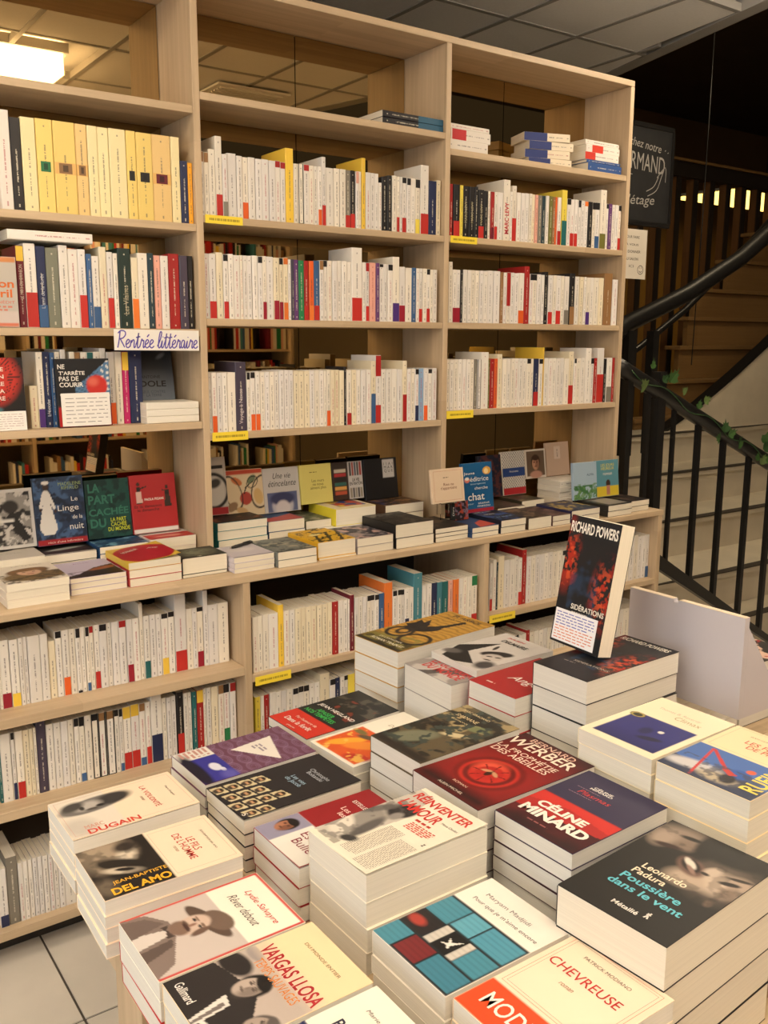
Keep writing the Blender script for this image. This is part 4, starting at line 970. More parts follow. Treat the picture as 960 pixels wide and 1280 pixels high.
# middle bay, front row
o, a, c, zt = front(-0.008, 0.118, -0.146, 0.142, 0.045, 3, 'lilac white book with a black pen lying on it', rgb(206, 198, 204))
a.rect(0, 0, 1, 0.04, INK).ell(0.5, 0.6, 0.3, 0.2, rgb(224, 216, 214), 0, 0.8); finish(o, a)
pen = empty('ballpoint_pen', (0.075, -0.03, zt + 0.006), 'black pen lying on the lilac white book', 'pen')
link('barrel', tube_mesh([(-0.045, 0, 0), (-0.03, 0, 0), (0.03, 0, 0), (0.045, 0, 0)], [0.0035, 0.0048, 0.0048, 0.004]), black_metal, pen); link('clip', box_mesh(0.035, 0.002, 0.0015), black_metal, pen, (0.022, 0, 0.0055)); link('tip', tube_mesh([(-0.056, 0, 0), (-0.045, 0, 0)], [0.0006, 0.003]), plain('chrome', (0.5, 0.48, 0.45), 0.25, 1.0), pen)
pen.rotation_euler = (0, 0, math.radians(24))
o, a, c, _ = front(0.122, 0.250, -0.160, 0.175, 0.046, 2, 'misty grey green book beside the lilac one with the pen', rgb(120, 124, 118)); a.blotch(5, 3, rgb(166, 160, 140), 0.5, 0.62).blotch(8, 6, rgb(70, 78, 78), 0.52, 0.6).rect(0, 0, 1, 0.05, rgb(60, 60, 58)); finish(o, a)
o, a, c, _ = front(0.262, 0.394, -0.147, 0.178, 0.054, 2, 'yellow book crossed by thick black strokes', rgb(226, 176, 44), last=0.046)
for k in range(9): a.poly([(0.05 + k * 0.1, 0.05 + (k % 3) * 0.2), (0.25 + k * 0.1, 0.35 + (k % 3) * 0.18), (0.30 + k * 0.1, 0.33 + (k % 3) * 0.18), (0.12 + k * 0.1, 0.03 + (k % 3) * 0.2)], rgb(40, 30, 20))
a.ell(0.4, 0.6, 0.2, 0.1, rgb(236, 220, 150), 30, 0.3).blotch(9, 5, rgb(60, 46, 24), 0.58, 0.62); finish(o, a)
o, a, c, _ = front(0.398, 0.532, -0.150, 0.178, 0.050, 2, 'grey blue and dusky pink book beside the black strokes', rgb(150, 140, 140)); a.blotch(4, 3, rgb(206, 170, 160), 0.5, 0.6).blotch(6, 7, rgb(50, 48, 58), 0.5, 0.58); finish(o, a)
o, a, c, _ = front(0.538, 0.686, -0.154, 0.185, 0.077, 2, 'thick black book on two thick page blocks', rgb(28, 27, 27)); a.blotch(9, 3, rgb(80, 74, 66), 0.56, 0.64); finish(o, a); c.bars(0.1, 0.75, 0.7, 0.9, 2, rgb(120, 112, 100), 2)
c_ = pydata('paper_sheet', [(0, 0, 0)], []); c_.data = box_mesh(0.15, 0.06, 0.0008); c_.data.materials.append(paper_white); c_.location = (0.455, 0.056, WT + 0.0505); tag(c_, 'blank white paper sheet between the yellow strokes and the black book', 'paper')
# middle bay, back row
o, a, c, _ = back(0.030, 0.194, 0.035, 1.020, 4, 'brown and black book on teal backed copies beside the pillar', rgb(52, 36, 28), under=rgb(40, 130, 136)); a.blotch(4, 9, rgb(140, 90, 60), 0.52, 0.6).blotch(5, 4, rgb(20, 18, 18), 0.5, 0.56); o.color = (*rgb(40, 130, 136), 1); finish(o, a)
o, a, c, _ = back(0.202, 0.330, 0.045, 1.004, 3, 'blue book with a red wave in the middle bay back row', rgb(58, 84, 122)); a.poly([(0, 0), (1, 0), (1, 0.55), (0.5, 0.35), (0, 0.3)], rgb(190, 84, 72)); finish(o, a)
o, a, c, _ = back(0.338, 0.432, 0.050, 0.990, 3, 'dull green landscape book in the middle bay back row', rgb(112, 116, 92)); a.blotch(4, 2, rgb(160, 158, 140), 0.5, 0.6).blotch(6, 8, rgb(60, 70, 54), 0.52, 0.6); finish(o, a)
o, a, c, _ = back(0.438, 0.592, 0.032, 1.020, 2, 'thick cream book with a colourful picture and yellow back', rgb(232, 214, 60), D=0.17); a.c[:] = CREAM
a.rect(0.22, 0.2, 0.9, 0.9, rgb(210, 90, 60)).blotch(5, 3, rgb(60, 90, 150), 0.5, 0.56, 1, a.region(0.22, 0.2, 0.9, 0.9)).blotch(6, 6, rgb(226, 190, 70), 0.54, 0.6, 1, a.region(0.22, 0.2, 0.9, 0.9)); finish(o, a)
o, a, c, _ = back(0.640, 0.800, 0.045, 1.010, 3, 'brown and blue picture book before the black standing book', rgb(96, 70, 52)); a.rect(0, 0, 0.4, 1, rgb(52, 60, 110), 0.2).blotch(6, 4, rgb(160, 120, 80), 0.52, 0.6).blotch(8, 5, rgb(40, 34, 30), 0.54, 0.6); finish(o, a)
# middle bay, standing
o, a, c = facing('display_paperback', 0.004, 0.118, 0.138, 1.0215, 1.196, 0.016, 8, 0, rgb(196, 188, 180), 'grey cover with a large drawn eye beside the left pillar', nu=44)
a.rect(0.08, 0.16, 0.92, 0.86, rgb(206, 200, 192)).ring(0.6, 0.42, 0.42, 0.45, 0.10, INK).ell(0.66, 0.55, 0.18, 0.12, rgb(60, 56, 54), 20, 0.5).rect(0.08, 0.80, 0.92, 0.86, INK).rect(0, 0.0, 1, 0.13, rgb(170, 40, 44)); finish(o, a)
o, a, c = facing('display_paperback', 0.119, 0.248, 0.150, 1.0055, 1.150, 0.016, 8, 0, rgb(226, 206, 170), 'cream book with red fruit and black branches, red strip along its top', nu=44)
a.rect(0, 0.90, 1, 1, rgb(196, 76, 52)).ell(0.52, 0.38, 0.16, 0.16, rgb(178, 70, 58), 0, 0.1).ell(0.70, 0.78, 0.14, 0.08, rgb(110, 124, 96), 40, 0.15).ell(0.30, 0.76, 0.16, 0.08, rgb(206, 120, 70), -30, 0.15).ell(0.86, 0.4, 0.12, 0.2, rgb(214, 180, 120), 10, 0.15)
a.ring(0.18, 0.52, 0.22, 0.42, 0.06, INK, 20).ring(0.95, 0.5, 0.26, 0.4, 0.06, INK, -15).ring(0.72, 0.72, 0.16, 0.12, 0.08, INK, 40).poly([(0.5, 0.48), (0.56, 0.62), (0.74, 0.72), (0.73, 0.74), (0.53, 0.63), (0.47, 0.49)], INK).ell(0.14, 0.22, 0.16, 0.10, rgb(150, 120, 90), 30, 0.2).ell(0.40, 0.12, 0.16, 0.08, rgb(206, 170, 120), -20, 0.2)
finish(o, a)
o, a, c = facing('display_paperback', 0.250, 0.379, 0.150, 1.0055, 1.146, 0.016, 8, 0, rgb(206, 202, 198), 'white book with handwritten title and a blue portrait', nu=44)
a.rect(0.08, 0, 0.92, 0.45, rgb(96, 104, 140)).ell(0.5, 0.14, 0.30, 0.30, rgb(190, 186, 196), 0, 0.2).ell(0.5, 0.30, 0.34, 0.16, rgb(60, 64, 100), 0, 0.3).ell(0.5, 0.08, 0.20, 0.2, rgb(214, 206, 206), 0, 0.3); finish(o, a); c.text('Une vie', 0.52, 0.82, 0.5, 0.14, INK, shear=0.35); c.text('étincelante', 0.52, 0.65, 0.78, 0.15, INK, shear=0.35)
o, a, c = facing('display_paperback', 0.381, 0.500, 0.146, 1.0215, 1.148, 0.016, 8, 0, rgb(228, 216, 122), 'plain lemon yellow book standing in the middle bay')
finish(o, a); c.text('Les murs\nne nous\naiment plus', 0.55, 0.48, 0.5, 0.30, rgb(90, 80, 30)); c.bars(0.3, 0.78, 0.75, 0.82, 1, rgb(130, 118, 50), 3)
o, a, c = facing('display_paperback', 0.505, 0.625, 0.148, 1.0215, 1.147, 0.016, 8, 0, rgb(60, 46, 40), 'cover picturing rows of coloured books on dark shelves', nu=44)
for k, cc in enumerate([rgb(70, 50, 40), rgb(190, 90, 60), rgb(226, 170, 90), rgb(60, 110, 100), rgb(40, 36, 36), rgb(180, 60, 60), rgb(200, 190, 170), rgb(60, 50, 44)]): a.rect(0.06, 0.03 + k * 0.117, 0.44, 0.12 + k * 0.117, cc)
a.rect(0.52, 0, 1, 1, rgb(206, 202, 198))
for k in range(5): a.rect(0.56 + k * 0.085, 0.62, 0.62 + k * 0.085, 0.98, [rgb(80, 76, 74), rgb(160, 60, 50), rgb(60, 70, 90)][k % 3]).rect(0.56 + k * 0.085, 0.03, 0.62 + k * 0.085, 0.30, [rgb(150, 140, 120), rgb(80, 76, 74)][k % 2])
finish(o, a); c.text('LA VIE\nEN RAYON', 0.76, 0.46, 0.42, 0.2, INK, bold=0.02)
o, a, c = facing('display_paperback', 0.632, 0.768, 0.146, 1.0115, 1.149, 0.016, 8, 0, rgb(26, 25, 26), 'black book with a small white label standing beside the right pillar')
a.rect(0.56, 0.52, 0.92, 0.97, rgb(206, 202, 198)); finish(o, a); c.text('1 1 A 1\nM A R\nQ U E', 0.74, 0.76, 0.28, 0.26, INK)
# right bay, front row
fr = [(0.697, 0.833, -0.151, 0.045, 3, 'dark brown photo book next to the thick black one', rgb(52, 44, 38), rgb(90, 72, 56)),
      (0.840, 0.956, -0.165, 0.034, 2, 'blue book with a red shape on the worktop', rgb(44, 70, 110), rgb(196, 80, 60)),
      (0.962, 1.076, -0.170, 0.046, 2, 'black and blue book with white title bars', rgb(28, 34, 48), rgb(60, 90, 150)),
      (1.086, 1.196, -0.172, 0.040, 1, 'brown misty book at the front right of the worktop', rgb(66, 52, 42), rgb(120, 100, 80)),
      (1.202, 1.290, -0.172, 0.036, 2, 'tan and plum book at the front right of the worktop', rgb(110, 82, 74), rgb(60, 40, 46)),
      (1.296, 1.442, -0.172, 0.044, 2, 'navy and gold book at the front right of the worktop', rgb(46, 44, 76), rgb(176, 150, 80)),
      (1.490, 1.622, -0.170, 0.043, 2, 'dark book with a grey panel, last but one on the worktop', rgb(44, 42, 40), rgb(140, 134, 126)),
      (1.640, 1.744, -0.150, 0.042, 2, 'black book at the very end of the worktop', rgb(36, 32, 32), rgb(90, 70, 60))]
for k, (x0, x1, yf, h, n, what, c1, c2) in enumerate(fr):
    o, a, c, _ = front(x0, x1, yf, {1: 0.160, 7: 0.145}.get(k, 0.178), h, n, what, c1)
    if k == 6: a.rect(0.2, 0.1, 0.95, 0.8, c2)
    elif k == 1: a.poly([(0.3, 0), (1, 0.1), (1, 0.6), (0.55, 0.4)], c2)
    else: a.blotch(3 + k % 3, 11 + k, c2, 0.5, 0.6).blotch(7, 3 + k, tuple(v * 0.4 for v in c1), 0.52, 0.6)
    finish(o, a)
    if k == 2:
        c.text('DANS LA NUIT', 0.42, 0.86, 0.7, 0.10, WHITE, bold=0.02); c.text('NOIRE', 0.4, 0.62, 0.4, 0.10, WHITE, bold=0.02); c.text('ET BLEUE', 0.55, 0.30, 0.6, 0.10, rgb(150, 180, 220), bold=0.02)
# right bay, back row
br = [(0.866, 0.985, 0.022, 0.945, 2, 'dark picture book under the cream book on its stand', rgb(36, 34, 38), rgb(150, 60, 46)),
      (1.000, 1.110, 0.030, 0.962, 2, 'cream edged brown book behind the blue cat book', rgb(96, 76, 60), rgb(140, 120, 90)),
      (1.116, 1.250, 0.018, 0.955, 2, 'dull brown book in the right bay back row', rgb(88, 70, 56), rgb(60, 48, 40)),
      (1.256, 1.372, 0.040, 0.965, 2, 'dark olive book in the right bay back row', rgb(66, 60, 46), rgb(120, 110, 80))]
for k, (x0, x1, yf, zt_, n, what, c1, c2) in enumerate(br):
    o, a, c, _ = back(x0, x1, yf, zt_, n, what, c1)
    a.blotch(4, 21 + k, c2, 0.5, 0.6); finish(o, a)
z = WT
for k in range(5):
    t = 0.021
    b0 = book('stacked_paperback', 0.12, 0.165, t, Matrix.Translation((1.545, 0.050, z)) @ Matrix.Rotation(math.radians(90 + [-2, 1, -1, 2, 0][k]), 4, 'Z') @ Matrix.Translation((0.06, -0.0825, 0)), (0.76, 0.71, 0.62),
              ordinal(k + 1) + ' from bottom of the five white books piled in the right bay', 'white books piled in the right bay', spine_text=True)
    z += t + 0.0004
# right bay, standing
o, a, c = facing('display_paperback', 1.150, 1.262, 0.150, 0.9670, 1.124, 0.016, 8, 0, rgb(34, 38, 56), 'dark navy book standing behind the blue cat book'); a.blotch(5, 7, rgb(90, 50, 50), 0.55, 0.62); finish(o, a)
o, a, c = facing('display_paperback', 1.268, 1.384, 0.150, 0.9670, 1.131, 0.016, 8, 0, rgb(222, 216, 206), 'white patterned book with a blue label and red foot', nu=80)
a.mix(((np.sin(a.U * 62) * np.sin(a.V * 80)) > 0.25) * 0.8, rgb(90, 92, 110)).rect(0, 0.42, 1, 0.62, rgb(44, 72, 136)).rect(0, 0, 1, 0.16, rgb(186, 44, 50)); finish(o, a); c.text('Antoinette', 0.5, 0.54, 0.4, 0.07, WHITE)
o, a, c = facing('display_paperback', 1.392, 1.500, 0.160, 1.0195, 1.131, 0.014, 8, 0, rgb(226, 214, 200), 'white framed photo cover of a curly haired child', nu=44)
a.rect(0.06, 0.08, 0.94, 0.94, rgb(110, 90, 72)).face(0.5, 0.52, 0.24, 0, rgb(200, 150, 120), rgb(60, 40, 28), rgb(110, 70, 54)).ell(0.5, 0.12, 0.3, 0.14, rgb(200, 150, 130), 0, 0.3); finish(o, a)
o, a, c = facing('display_paperback', 1.515, 1.640, 0.168, 1.0195, 1.150, 0.014, 8, 0, rgb(206, 178, 156), 'pale pink book standing above the piled white books'); a.rect(0.34, 0.5, 0.62, 0.88, rgb(226, 206, 190)); finish(o, a); c.text('A\nU\nB', 0.48, 0.68, 0.06, 0.26, INK)
o, a, c = facing('display_paperback', 1.446, 1.566, -0.045, 0.9590, 1.098, 0.014, 6, -3, rgb(168, 190, 206), 'pale blue book with green leaves standing near the worktop end', nu=44)
a.blotch(9, 4, rgb(70, 120, 70), 0.45, 0.52, 1, (a.V < 0.38).astype(float)).blotch(8, 6, rgb(110, 150, 90), 0.5, 0.56, 0.8, (a.V < 0.42).astype(float)); finish(o, a); c.text('ALMA', 0.72, 0.66, 0.3, 0.07, rgb(60, 80, 100))
o, a, c = facing('display_paperback', 1.570, 1.690, -0.045, 0.9590, 1.098, 0.014, 6, -2, rgb(96, 150, 164), 'teal book with a yellow foot and a woman seen from behind', nu=44)
a.rect(0, 0.0, 1, 0.28, rgb(226, 200, 60)).ell(0.52, 0.36, 0.10, 0.12, rgb(70, 46, 34), 0, 0.2).rect(0.44, 0.04, 0.60, 0.30, rgb(190, 130, 110)); finish(o, a); c.text('LES JOURS\nHEUREUX', 0.5, 0.82, 0.6, 0.2, rgb(226, 210, 80)); c.text('roman', 0.5, 0.62, 0.4, 0.07, WHITE)
o, a, c = facing('display_paperback', 0.931, 1.066, -0.018, 0.9590, 1.130, 0.016, 7, 0, rgb(30, 96, 146), 'blue book about a cat and a young editor with white lettering', nu=50)
a.rect(0, 0, 1, 0.075, rgb(176, 44, 56)).ell(0.82, 0.83, 0.14, 0.10, rgb(226, 170, 70), 0, 0.1).ell(0.80, 0.82, 0.07, 0.07, rgb(246, 220, 160), 0, 0.1).ell(0.14, 0.66, 0.09, 0.06, rgb(226, 130, 110), 0, 0.2).ell(0.14, 0.69, 0.07, 0.04, WHITE, 0, 0.2); finish(o, a)
c.text('Jeune', 0.22, 0.79, 0.36, 0.09, WHITE); c.text('éditrice', 0.55, 0.675, 0.62, 0.12, WHITE); c.text('(courageuse)', 0.5, 0.575, 0.5, 0.05, rgb(190, 210, 220)); c.text('cherche', 0.6, 0.49, 0.44, 0.075, WHITE); c.text('chat', 0.42, 0.32, 0.56, 0.19, WHITE, bold=0.01); c.text('pour', 0.22, 0.17, 0.2, 0.05, rgb(190, 210, 220)); c.text('statut\nmatou', 0.66, 0.15, 0.42, 0.12, WHITE)
# dark picture book standing below the cream one, and the cream one on a clear stand
o, a, c = facing('display_paperback', 0.852, 0.926, -0.045, 0.9472, 1.012, 0.010, 6, 0, rgb(34, 30, 34), 'small dark book with dancing figures below the cream book', nu=36)
a.blotch(5, 3, rgb(170, 70, 50), 0.54, 0.6).blotch(7, 9, rgb(130, 110, 130), 0.57, 0.62).rect(0, 0, 0.22, 1, rgb(24, 34, 30)); finish(o, a); c.text('Dire', 0.11, 0.5, 0.4, 0.10, WHITE, rot=90)
clear = bpy.data.materials.new('clear_acrylic'); clear.use_nodes = True
cb = clear.node_tree.nodes['Principled BSDF']; cb.inputs['Transmission Weight'].default_value = 1.0; cb.inputs['Roughness'].default_value = 0.05; cb.inputs['IOR'].default_value = 1.3; cb.inputs['Base Color'].default_value = (0.95, 0.95, 0.92, 1)
st = empty('book_stand', (0.85, -0.05, 0.9460), 'clear plastic book stand holding the cream book over the worktop', 'stand')
st.location.z = 0.9468
o, a, c = facing('display_paperback', 0.742, 0.878, -0.080, 1.0210, 1.132, 0.012, 8, 0, rgb(232, 208, 178), 'cream book with a thin red frame held up on a clear stand', nu=36)
finish(o, a); c.frame(0.07, 0.06, 0.93, 0.94, 0.0008, rgb(190, 120, 100)); c.text('Rien ne\nt\'appartient', 0.52, 0.47, 0.5, 0.18, rgb(120, 60, 50)); c.bars(0.36, 0.72, 0.68, 0.76, 1, rgb(110, 96, 86), 3)
st.location = (0.81, -0.055, WT + 0.0465)
link('stand_back', box_mesh(0.05, 0.0025, 0.13), clear, st, (0, 0.008, 0.085)); link('stand_ledge', box_mesh(0.06, 0.03, 0.0025), clear, st, (0, -0.0105, 0.0605)); link('stand_post', box_mesh(0.02, 0.0025, 0.019), clear, st, (0, 0.008, 0.0098))
# ------------------------------------------------------------------ display tables
TZ = 0.712
table_wood = wood_y
def table(x0, x1, y0, y1, label, TZ=TZ, lw=0.055, ld=0.055, ins=0.012, legs_y=None):
    t = empty('display_table', ((x0 + x1) / 2, (y0 + y1) / 2, 0), label, 'table', 'book display tables')
    box('table_top', x0, x1, y0, y1, TZ - 0.025, TZ, wood_x, t, 0.002)
    i = ins; w = lw
    for lx in (x0 + i, x1 - i - w):
        for ly in (legs_y or (y0 + i, y1 - i - ld)):
            box('leg', lx, lx + w, ly, ly + ld, 0.0005, TZ - 0.0255, wood_z, t, 0.002)
    for ly in (y0 + i + 0.03, y1 - i - 0.052): box('apron', x0 + i + w, x1 - i - w, ly, ly + 0.022, TZ - 0.105, TZ - 0.0255, wood_x, t)
    for lx in (x0 + i + 0.01, x1 - i - 0.032): box('apron', lx, lx + 0.022, y0 + i + ld, y1 - i - ld, TZ - 0.105, TZ - 0.0255, wood_y, t)
    return t
table(-0.724, -0.512, -1.300, -0.975, 'small pale wooden table under the cream books at the left corner', TZ, 0.038, 0.10, 0.004, [-1.285])
table(-0.509, 0.02, -1.300, -0.790, 'pale wooden display table nearest the bookcase, loaded with book stacks')
table(-0.722, -0.293, -2.020, -1.303, 'pale wooden display table nearest the viewer, loaded with book stacks', TZ, 0.05, 0.06, 0.004)
LZ = 0.632
table(-0.290, 0.02, -2.020, -1.448, 'lower pale wooden table under the black book with the laughing woman', LZ)
table(0.023, 0.86, -1.345, -0.690, 'pale wooden display table under the standing book, behind the front stacks')
table(0.023, 0.86, -2.020, -1.348, 'pale wooden display table at the right, carrying the blue night cover')

TP = (0.70, 0.67, 0.60)
def tstack(x0, ysp, W, H, ztop, n, what, col, nu=80, deg=0.0, lift=0.0, last=None, under=None, page=TP, base=TZ + 0.0004, group='stacks on the display tables', wob=1.0, name='table_paperback'):
    o, z = stack(name, (x0, ysp - W / 2), W, H, ztop - base, n, what, col, M_flat, base, group, page=page, under=under, deg=deg, lift=lift, last=last, wob=wob)
    return o, art_for(o, nu, col), Cover(o, lift)
BLANCHE = rgb(246, 226, 198); RED = rgb(196, 52, 44)
# ---- column 1 (front edge of the table)
o, a, c = tstack(-0.742, -0.948, 0.138, 0.207, 0.800, 4, 'cream book with a bald man portrait and red lettering on the table corner', BLANCHE, lift=0.002)
a.rect(0, 0, 1, 0.42, rgb(232, 222, 206))
a.ell(0.30, 0.30, 0.17, 0.42, rgb(120, 116, 112), 8, 0.18).ell(0.27, 0.46, 0.13, 0.22, rgb(58, 56, 56), 8, 0.5).ell(0.30, 0.25, 0.11, 0.16, rgb(188, 182, 174), 8, 0.7).ell(0.24, 0.14, 0.10, 0.14, rgb(72, 70, 68), 20, 0.6).ell(0.36, 0.34, 0.035, 0.05, rgb(40, 38, 38), 0, 0.6).ell(0.33, 0.20, 0.05, 0.03, rgb(50, 48, 46), 0, 0.6).ell(0.40, 0.27, 0.03, 0.08, rgb(80, 76, 72), 0, 0.8).ell(0.75, 0.10, 0.22, 0.18, rgb(206, 198, 186), 0, 0.8)
print_cover(o, a, 0.002)
c.text('MARC', 0.80, 0.20, 0.22, 0.085, rgb(214, 150, 130), rot=90); c.text('DUGAIN', 0.92, 0.33, 0.60, 0.115, rgb(214, 62, 40), rot=90, bold=0.02)
c.frame(0.06, 0.03, 0.94, 0.97, 0.0005, rgb(206, 150, 130)); c.text('LA VOLONTÉ', 0.5, 0.72, 0.60, 0.085, RED, bold=0.004); c.text('Marc Dugain', 0.5, 0.88, 0.30, 0.034, rgb(90, 80, 70)); c.text('roman', 0.5, 0.65, 0.12, 0.03, rgb(150, 110, 90), shear=0.2)
o, a, c = tstack(-0.752, -1.121, 0.142, 0.206, 0.800, 4, 'cream book with a dark photo band and yellow lettering', BLANCHE, deg=-1.0)
a.rect(0, 0, 1, 0.50, rgb(34, 30, 28)).ell(0.22, 0.16, 0.30, 0.30, rgb(170, 152, 130), 20, 0.7).ell(0.34, 0.30, 0.16, 0.10, rgb(220, 206, 184), -20, 0.7).ell(0.50, 0.26, 0.34, 0.11, rgb(40, 36, 32), 55, 0.4).ell(0.58, 0.22, 0.20, 0.06, rgb(206, 192, 170), 65, 0.5).ell(0.57, 0.235, 0.10, 0.03, rgb(34, 30, 28), 65, 0.4).ell(0.15, 0.33, 0.10, 0.12, rgb(60, 52, 46), 0, 0.7).ell(0.8, 0.06, 0.16, 0.10, rgb(110, 98, 84), 0, 0.9).blotch(6, 4, rgb(26, 23, 22), 0.5, 0.62, 0.5, a.region(0, 0, 1, 0.5)); a.rect(0, 0.5, 1, 1, BLANCHE)
print_cover(o, a)
c.text('JEAN-BAPTISTE', 0.76, 0.30, 0.56, 0.075, rgb(236, 180, 60), rot=90, bold=0.01); c.text('DEL AMO', 0.90, 0.28, 0.60, 0.12, rgb(242, 180, 44), rot=90, bold=0.03)
c.frame(0.06, 0.52, 0.94, 0.97, 0.0005, rgb(206, 150, 130)); c.text('LE FILS\nDE L\'HOMME', 0.5, 0.73, 0.56, 0.19, RED, bold=0.004); c.text('JEAN-BAPTISTE DEL AMO', 0.5, 0.88, 0.44, 0.03, rgb(80, 70, 60)); c.text('roman', 0.5, 0.63, 0.12, 0.03, rgb(150, 110, 90), shear=0.2)
o, a, c = tstack(-0.754, -1.318, 0.140, 0.201, 0.800, 3, 'white red-edged book with a bearded man in a hat', rgb(238, 232, 214), under=rgb(190, 44, 44))
a.rect(0, 0, 1, 1, rgb(200, 40, 36)).rect(0.03, 0.02, 0.97, 0.98, rgb(246, 240, 222)).rect(0.03, 0.0, 0.97, 0.60, rgb(204, 192, 184))
a.poly([(0.02, 0.0), (0.04, 0.16), (0.26, 0.27), (0.50, 0.25), (0.86, 0.14), (0.97, 0.0)], rgb(134, 118, 110)).poly([(0.30, 0.0), (0.36, 0.22), (0.46, 0.20), (0.52, 0.0)], rgb(214, 204, 196)).poly([(0.36, 0.225), (0.30, 0.26), (0.31, 0.20), (0.40, 0.215), (0.50, 0.19), (0.50, 0.25)], rgb(70, 58, 54)).poly([(0.04, 0.0), (0.1, 0.15), (0.26, 0.24), (0.34, 0.0)], rgb(112, 96, 90)).poly([(0.56, 0.0), (0.52, 0.22), (0.62, 0.20), (0.72, 0.0)], rgb(96, 82, 76)).ell(0.46, 0.485, 0.34, 0.085, rgb(92, 74, 64), 14, 0.12).ell(0.50, 0.545, 0.19, 0.115, rgb(116, 96, 84), 14, 0.15).ell(0.43, 0.39, 0.135, 0.17, rgb(206, 182, 166), 8, 0.2).ell(0.56, 0.40, 0.04, 0.10, rgb(110, 86, 74), 10, 0.4).ell(0.41, 0.30, 0.115, 0.095, rgb(132, 106, 92), 0, 0.3).ell(0.41, 0.345, 0.09, 0.022, rgb(104, 80, 68), -6, 0.4).ell(0.37, 0.415, 0.03, 0.014, INK, 0, 0.6).ell(0.49, 0.42, 0.03, 0.014, INK, 0, 0.6).ell(0.37, 0.437, 0.045, 0.012, rgb(130, 104, 90), 0, 0.6).ell(0.49, 0.442, 0.045, 0.012, rgb(130, 104, 90), 0, 0.6).ell(0.43, 0.34, 0.07, 0.02, rgb(70, 46, 40), 0, 0.5).ell(0.43, 0.385, 0.02, 0.04, rgb(150, 112, 96), 0, 0.6)
print_cover(o, a); c.text('Lydie Salvayre', 0.55, 0.84, 0.62, 0.09, RED, shear=0.3); c.text('Rêver debout', 0.5, 0.73, 0.56, 0.095, rgb(90, 80, 76), shear=0.3)
o, a, c = tstack(-0.752, -1.462, 0.142, 0.206, 0.8005, 3, 'cream book with grey photo of men in suits and red lettering', rgb(244, 220, 176), nu=90)
a.rect(0, 0, 1, 0.60, rgb(190, 176, 166)).rect(0.0, 0.0, 0.42, 0.30, rgb(40, 36, 36)).poly([(0, 0), (0.75, 0), (0.9, 0.25), (0.55, 0.42), (0, 0.32)], rgb(46, 42, 42)).ell(0.12, 0.42, 0.20, 0.12, rgb(44, 40, 40), 10, 0.3).face(0.46, 0.40, 0.15, -15, rgb(186, 170, 158), rgb(30, 27, 27), rgb(92, 80, 74)).poly([(0.42, 0.26), (0.56, 0.24), (0.60, 0.02), (0.52, 0.0)], rgb(226, 220, 212)).poly([(0.49, 0.22), (0.54, 0.22), (0.58, 0.0), (0.55, 0.0)], rgb(120, 110, 106)).face(0.90, 0.30, 0.13, -35, rgb(170, 154, 142), rgb(96, 88, 84), rgb(70, 60, 56)).ell(0.62, 0.06, 0.05, 0.02, WHITE, 20, 0.4).ell(0.10, 0.56, 0.12, 0.06, rgb(160, 150, 146), 0, 0.4).rect(0, 0.60, 1, 1, rgb(244, 220, 176)).ell(0.5, 0.63, 0.8, 0.08, rgb(214, 196, 176), 0, 1.2, 0.8)
print_cover(o, a); c.text('VARGAS LLOSA', 0.52, 0.645, 0.90, 0.15, rgb(178, 44, 50), bold=0.02); c.text('TEMPS SAUVAGES', 0.52, 0.545, 0.66, 0.095, rgb(222, 134, 62)); c.text('DU MONDE ENTIER', 0.52, 0.86, 0.56, 0.035, rgb(120, 100, 70)); c.text('Gallimard', 0.22, 0.075, 0.28, 0.085, WHITE, bold=0.01)
o, a, c = tstack(-0.752, -1.611, 0.142, 0.206, 0.801, 3, 'white book with a navy block and dark lettering at the bottom edge', rgb(244, 238, 222))
a.rect(0, 0, 1, 0.5, rgb(36, 44, 92)).poly([(0.0, 0.5), (0.0, 0.56), (0.5, 0.52), (0.5, 0.5)], rgb(36, 44, 92)).rect(0, 0.52, 1, 1, rgb(246, 240, 224)); print_cover(o, a); c.text('Marie Darrieussecq', 0.5, 0.84, 0.6, 0.05, rgb(110, 104, 100), shear=0.2); c.text('Pas dormir', 0.46, 0.66, 0.6, 0.11, rgb(34, 36, 60), bold=0.02)
# ---- column 2
o, a, c = tstack(-0.504, -0.895, 0.140, 0.224, 0.801, 4, 'violet fan-patterned book with a white triangle and blue band', rgb(104, 62, 84), deg=1.5)
for k in range(5):
    for q in range(6):
        cx, cy = (k + (q % 2) * 0.5) * 0.26, 0.32 + q * 0.13
        for w_ in (0.05, 0.09, 0.13): a.ring(cx, cy, w_, w_ * 0.6, 0.10, rgb(160, 134, 168), 0, 0.45)
a.rect(0, 0, 1, 0.30, rgb(52, 52, 150)).rect(0, 0, 0.28, 0.30, WHITE).ell(0.6, 0.04, 0.5, 0.10, rgb(20, 18, 40), 0, 0.5).ell(0.62, 0.20, 0.12, 0.07, rgb(220, 220, 236), 0, 0.25).ell(0.74, 0.235, 0.06, 0.03, rgb(220, 220, 236), 0, 0.25).ell(0.9, 0.24, 0.12, 0.10, rgb(96, 92, 180), 0, 0.9).poly([(0.22, 0.84), (0.30, 0.44), (0.92, 0.70)], rgb(236, 230, 220))
print_cover(o, a); c.bars(0.03, 0.03, 0.25, 0.28, 6, rgb(190, 140, 130), 5); c.bars(0.36, 0.60, 0.6, 0.70, 3, rgb(150, 140, 150), 9)
o, a, c = tstack(-0.505, -1.045, 0.138, 0.226, 0.801, 4, 'black book with strips of small portrait photos', rgb(38, 36, 40), nu=90, deg=1.0, lift=0.004, page=(0.72, 0.66, 0.55))
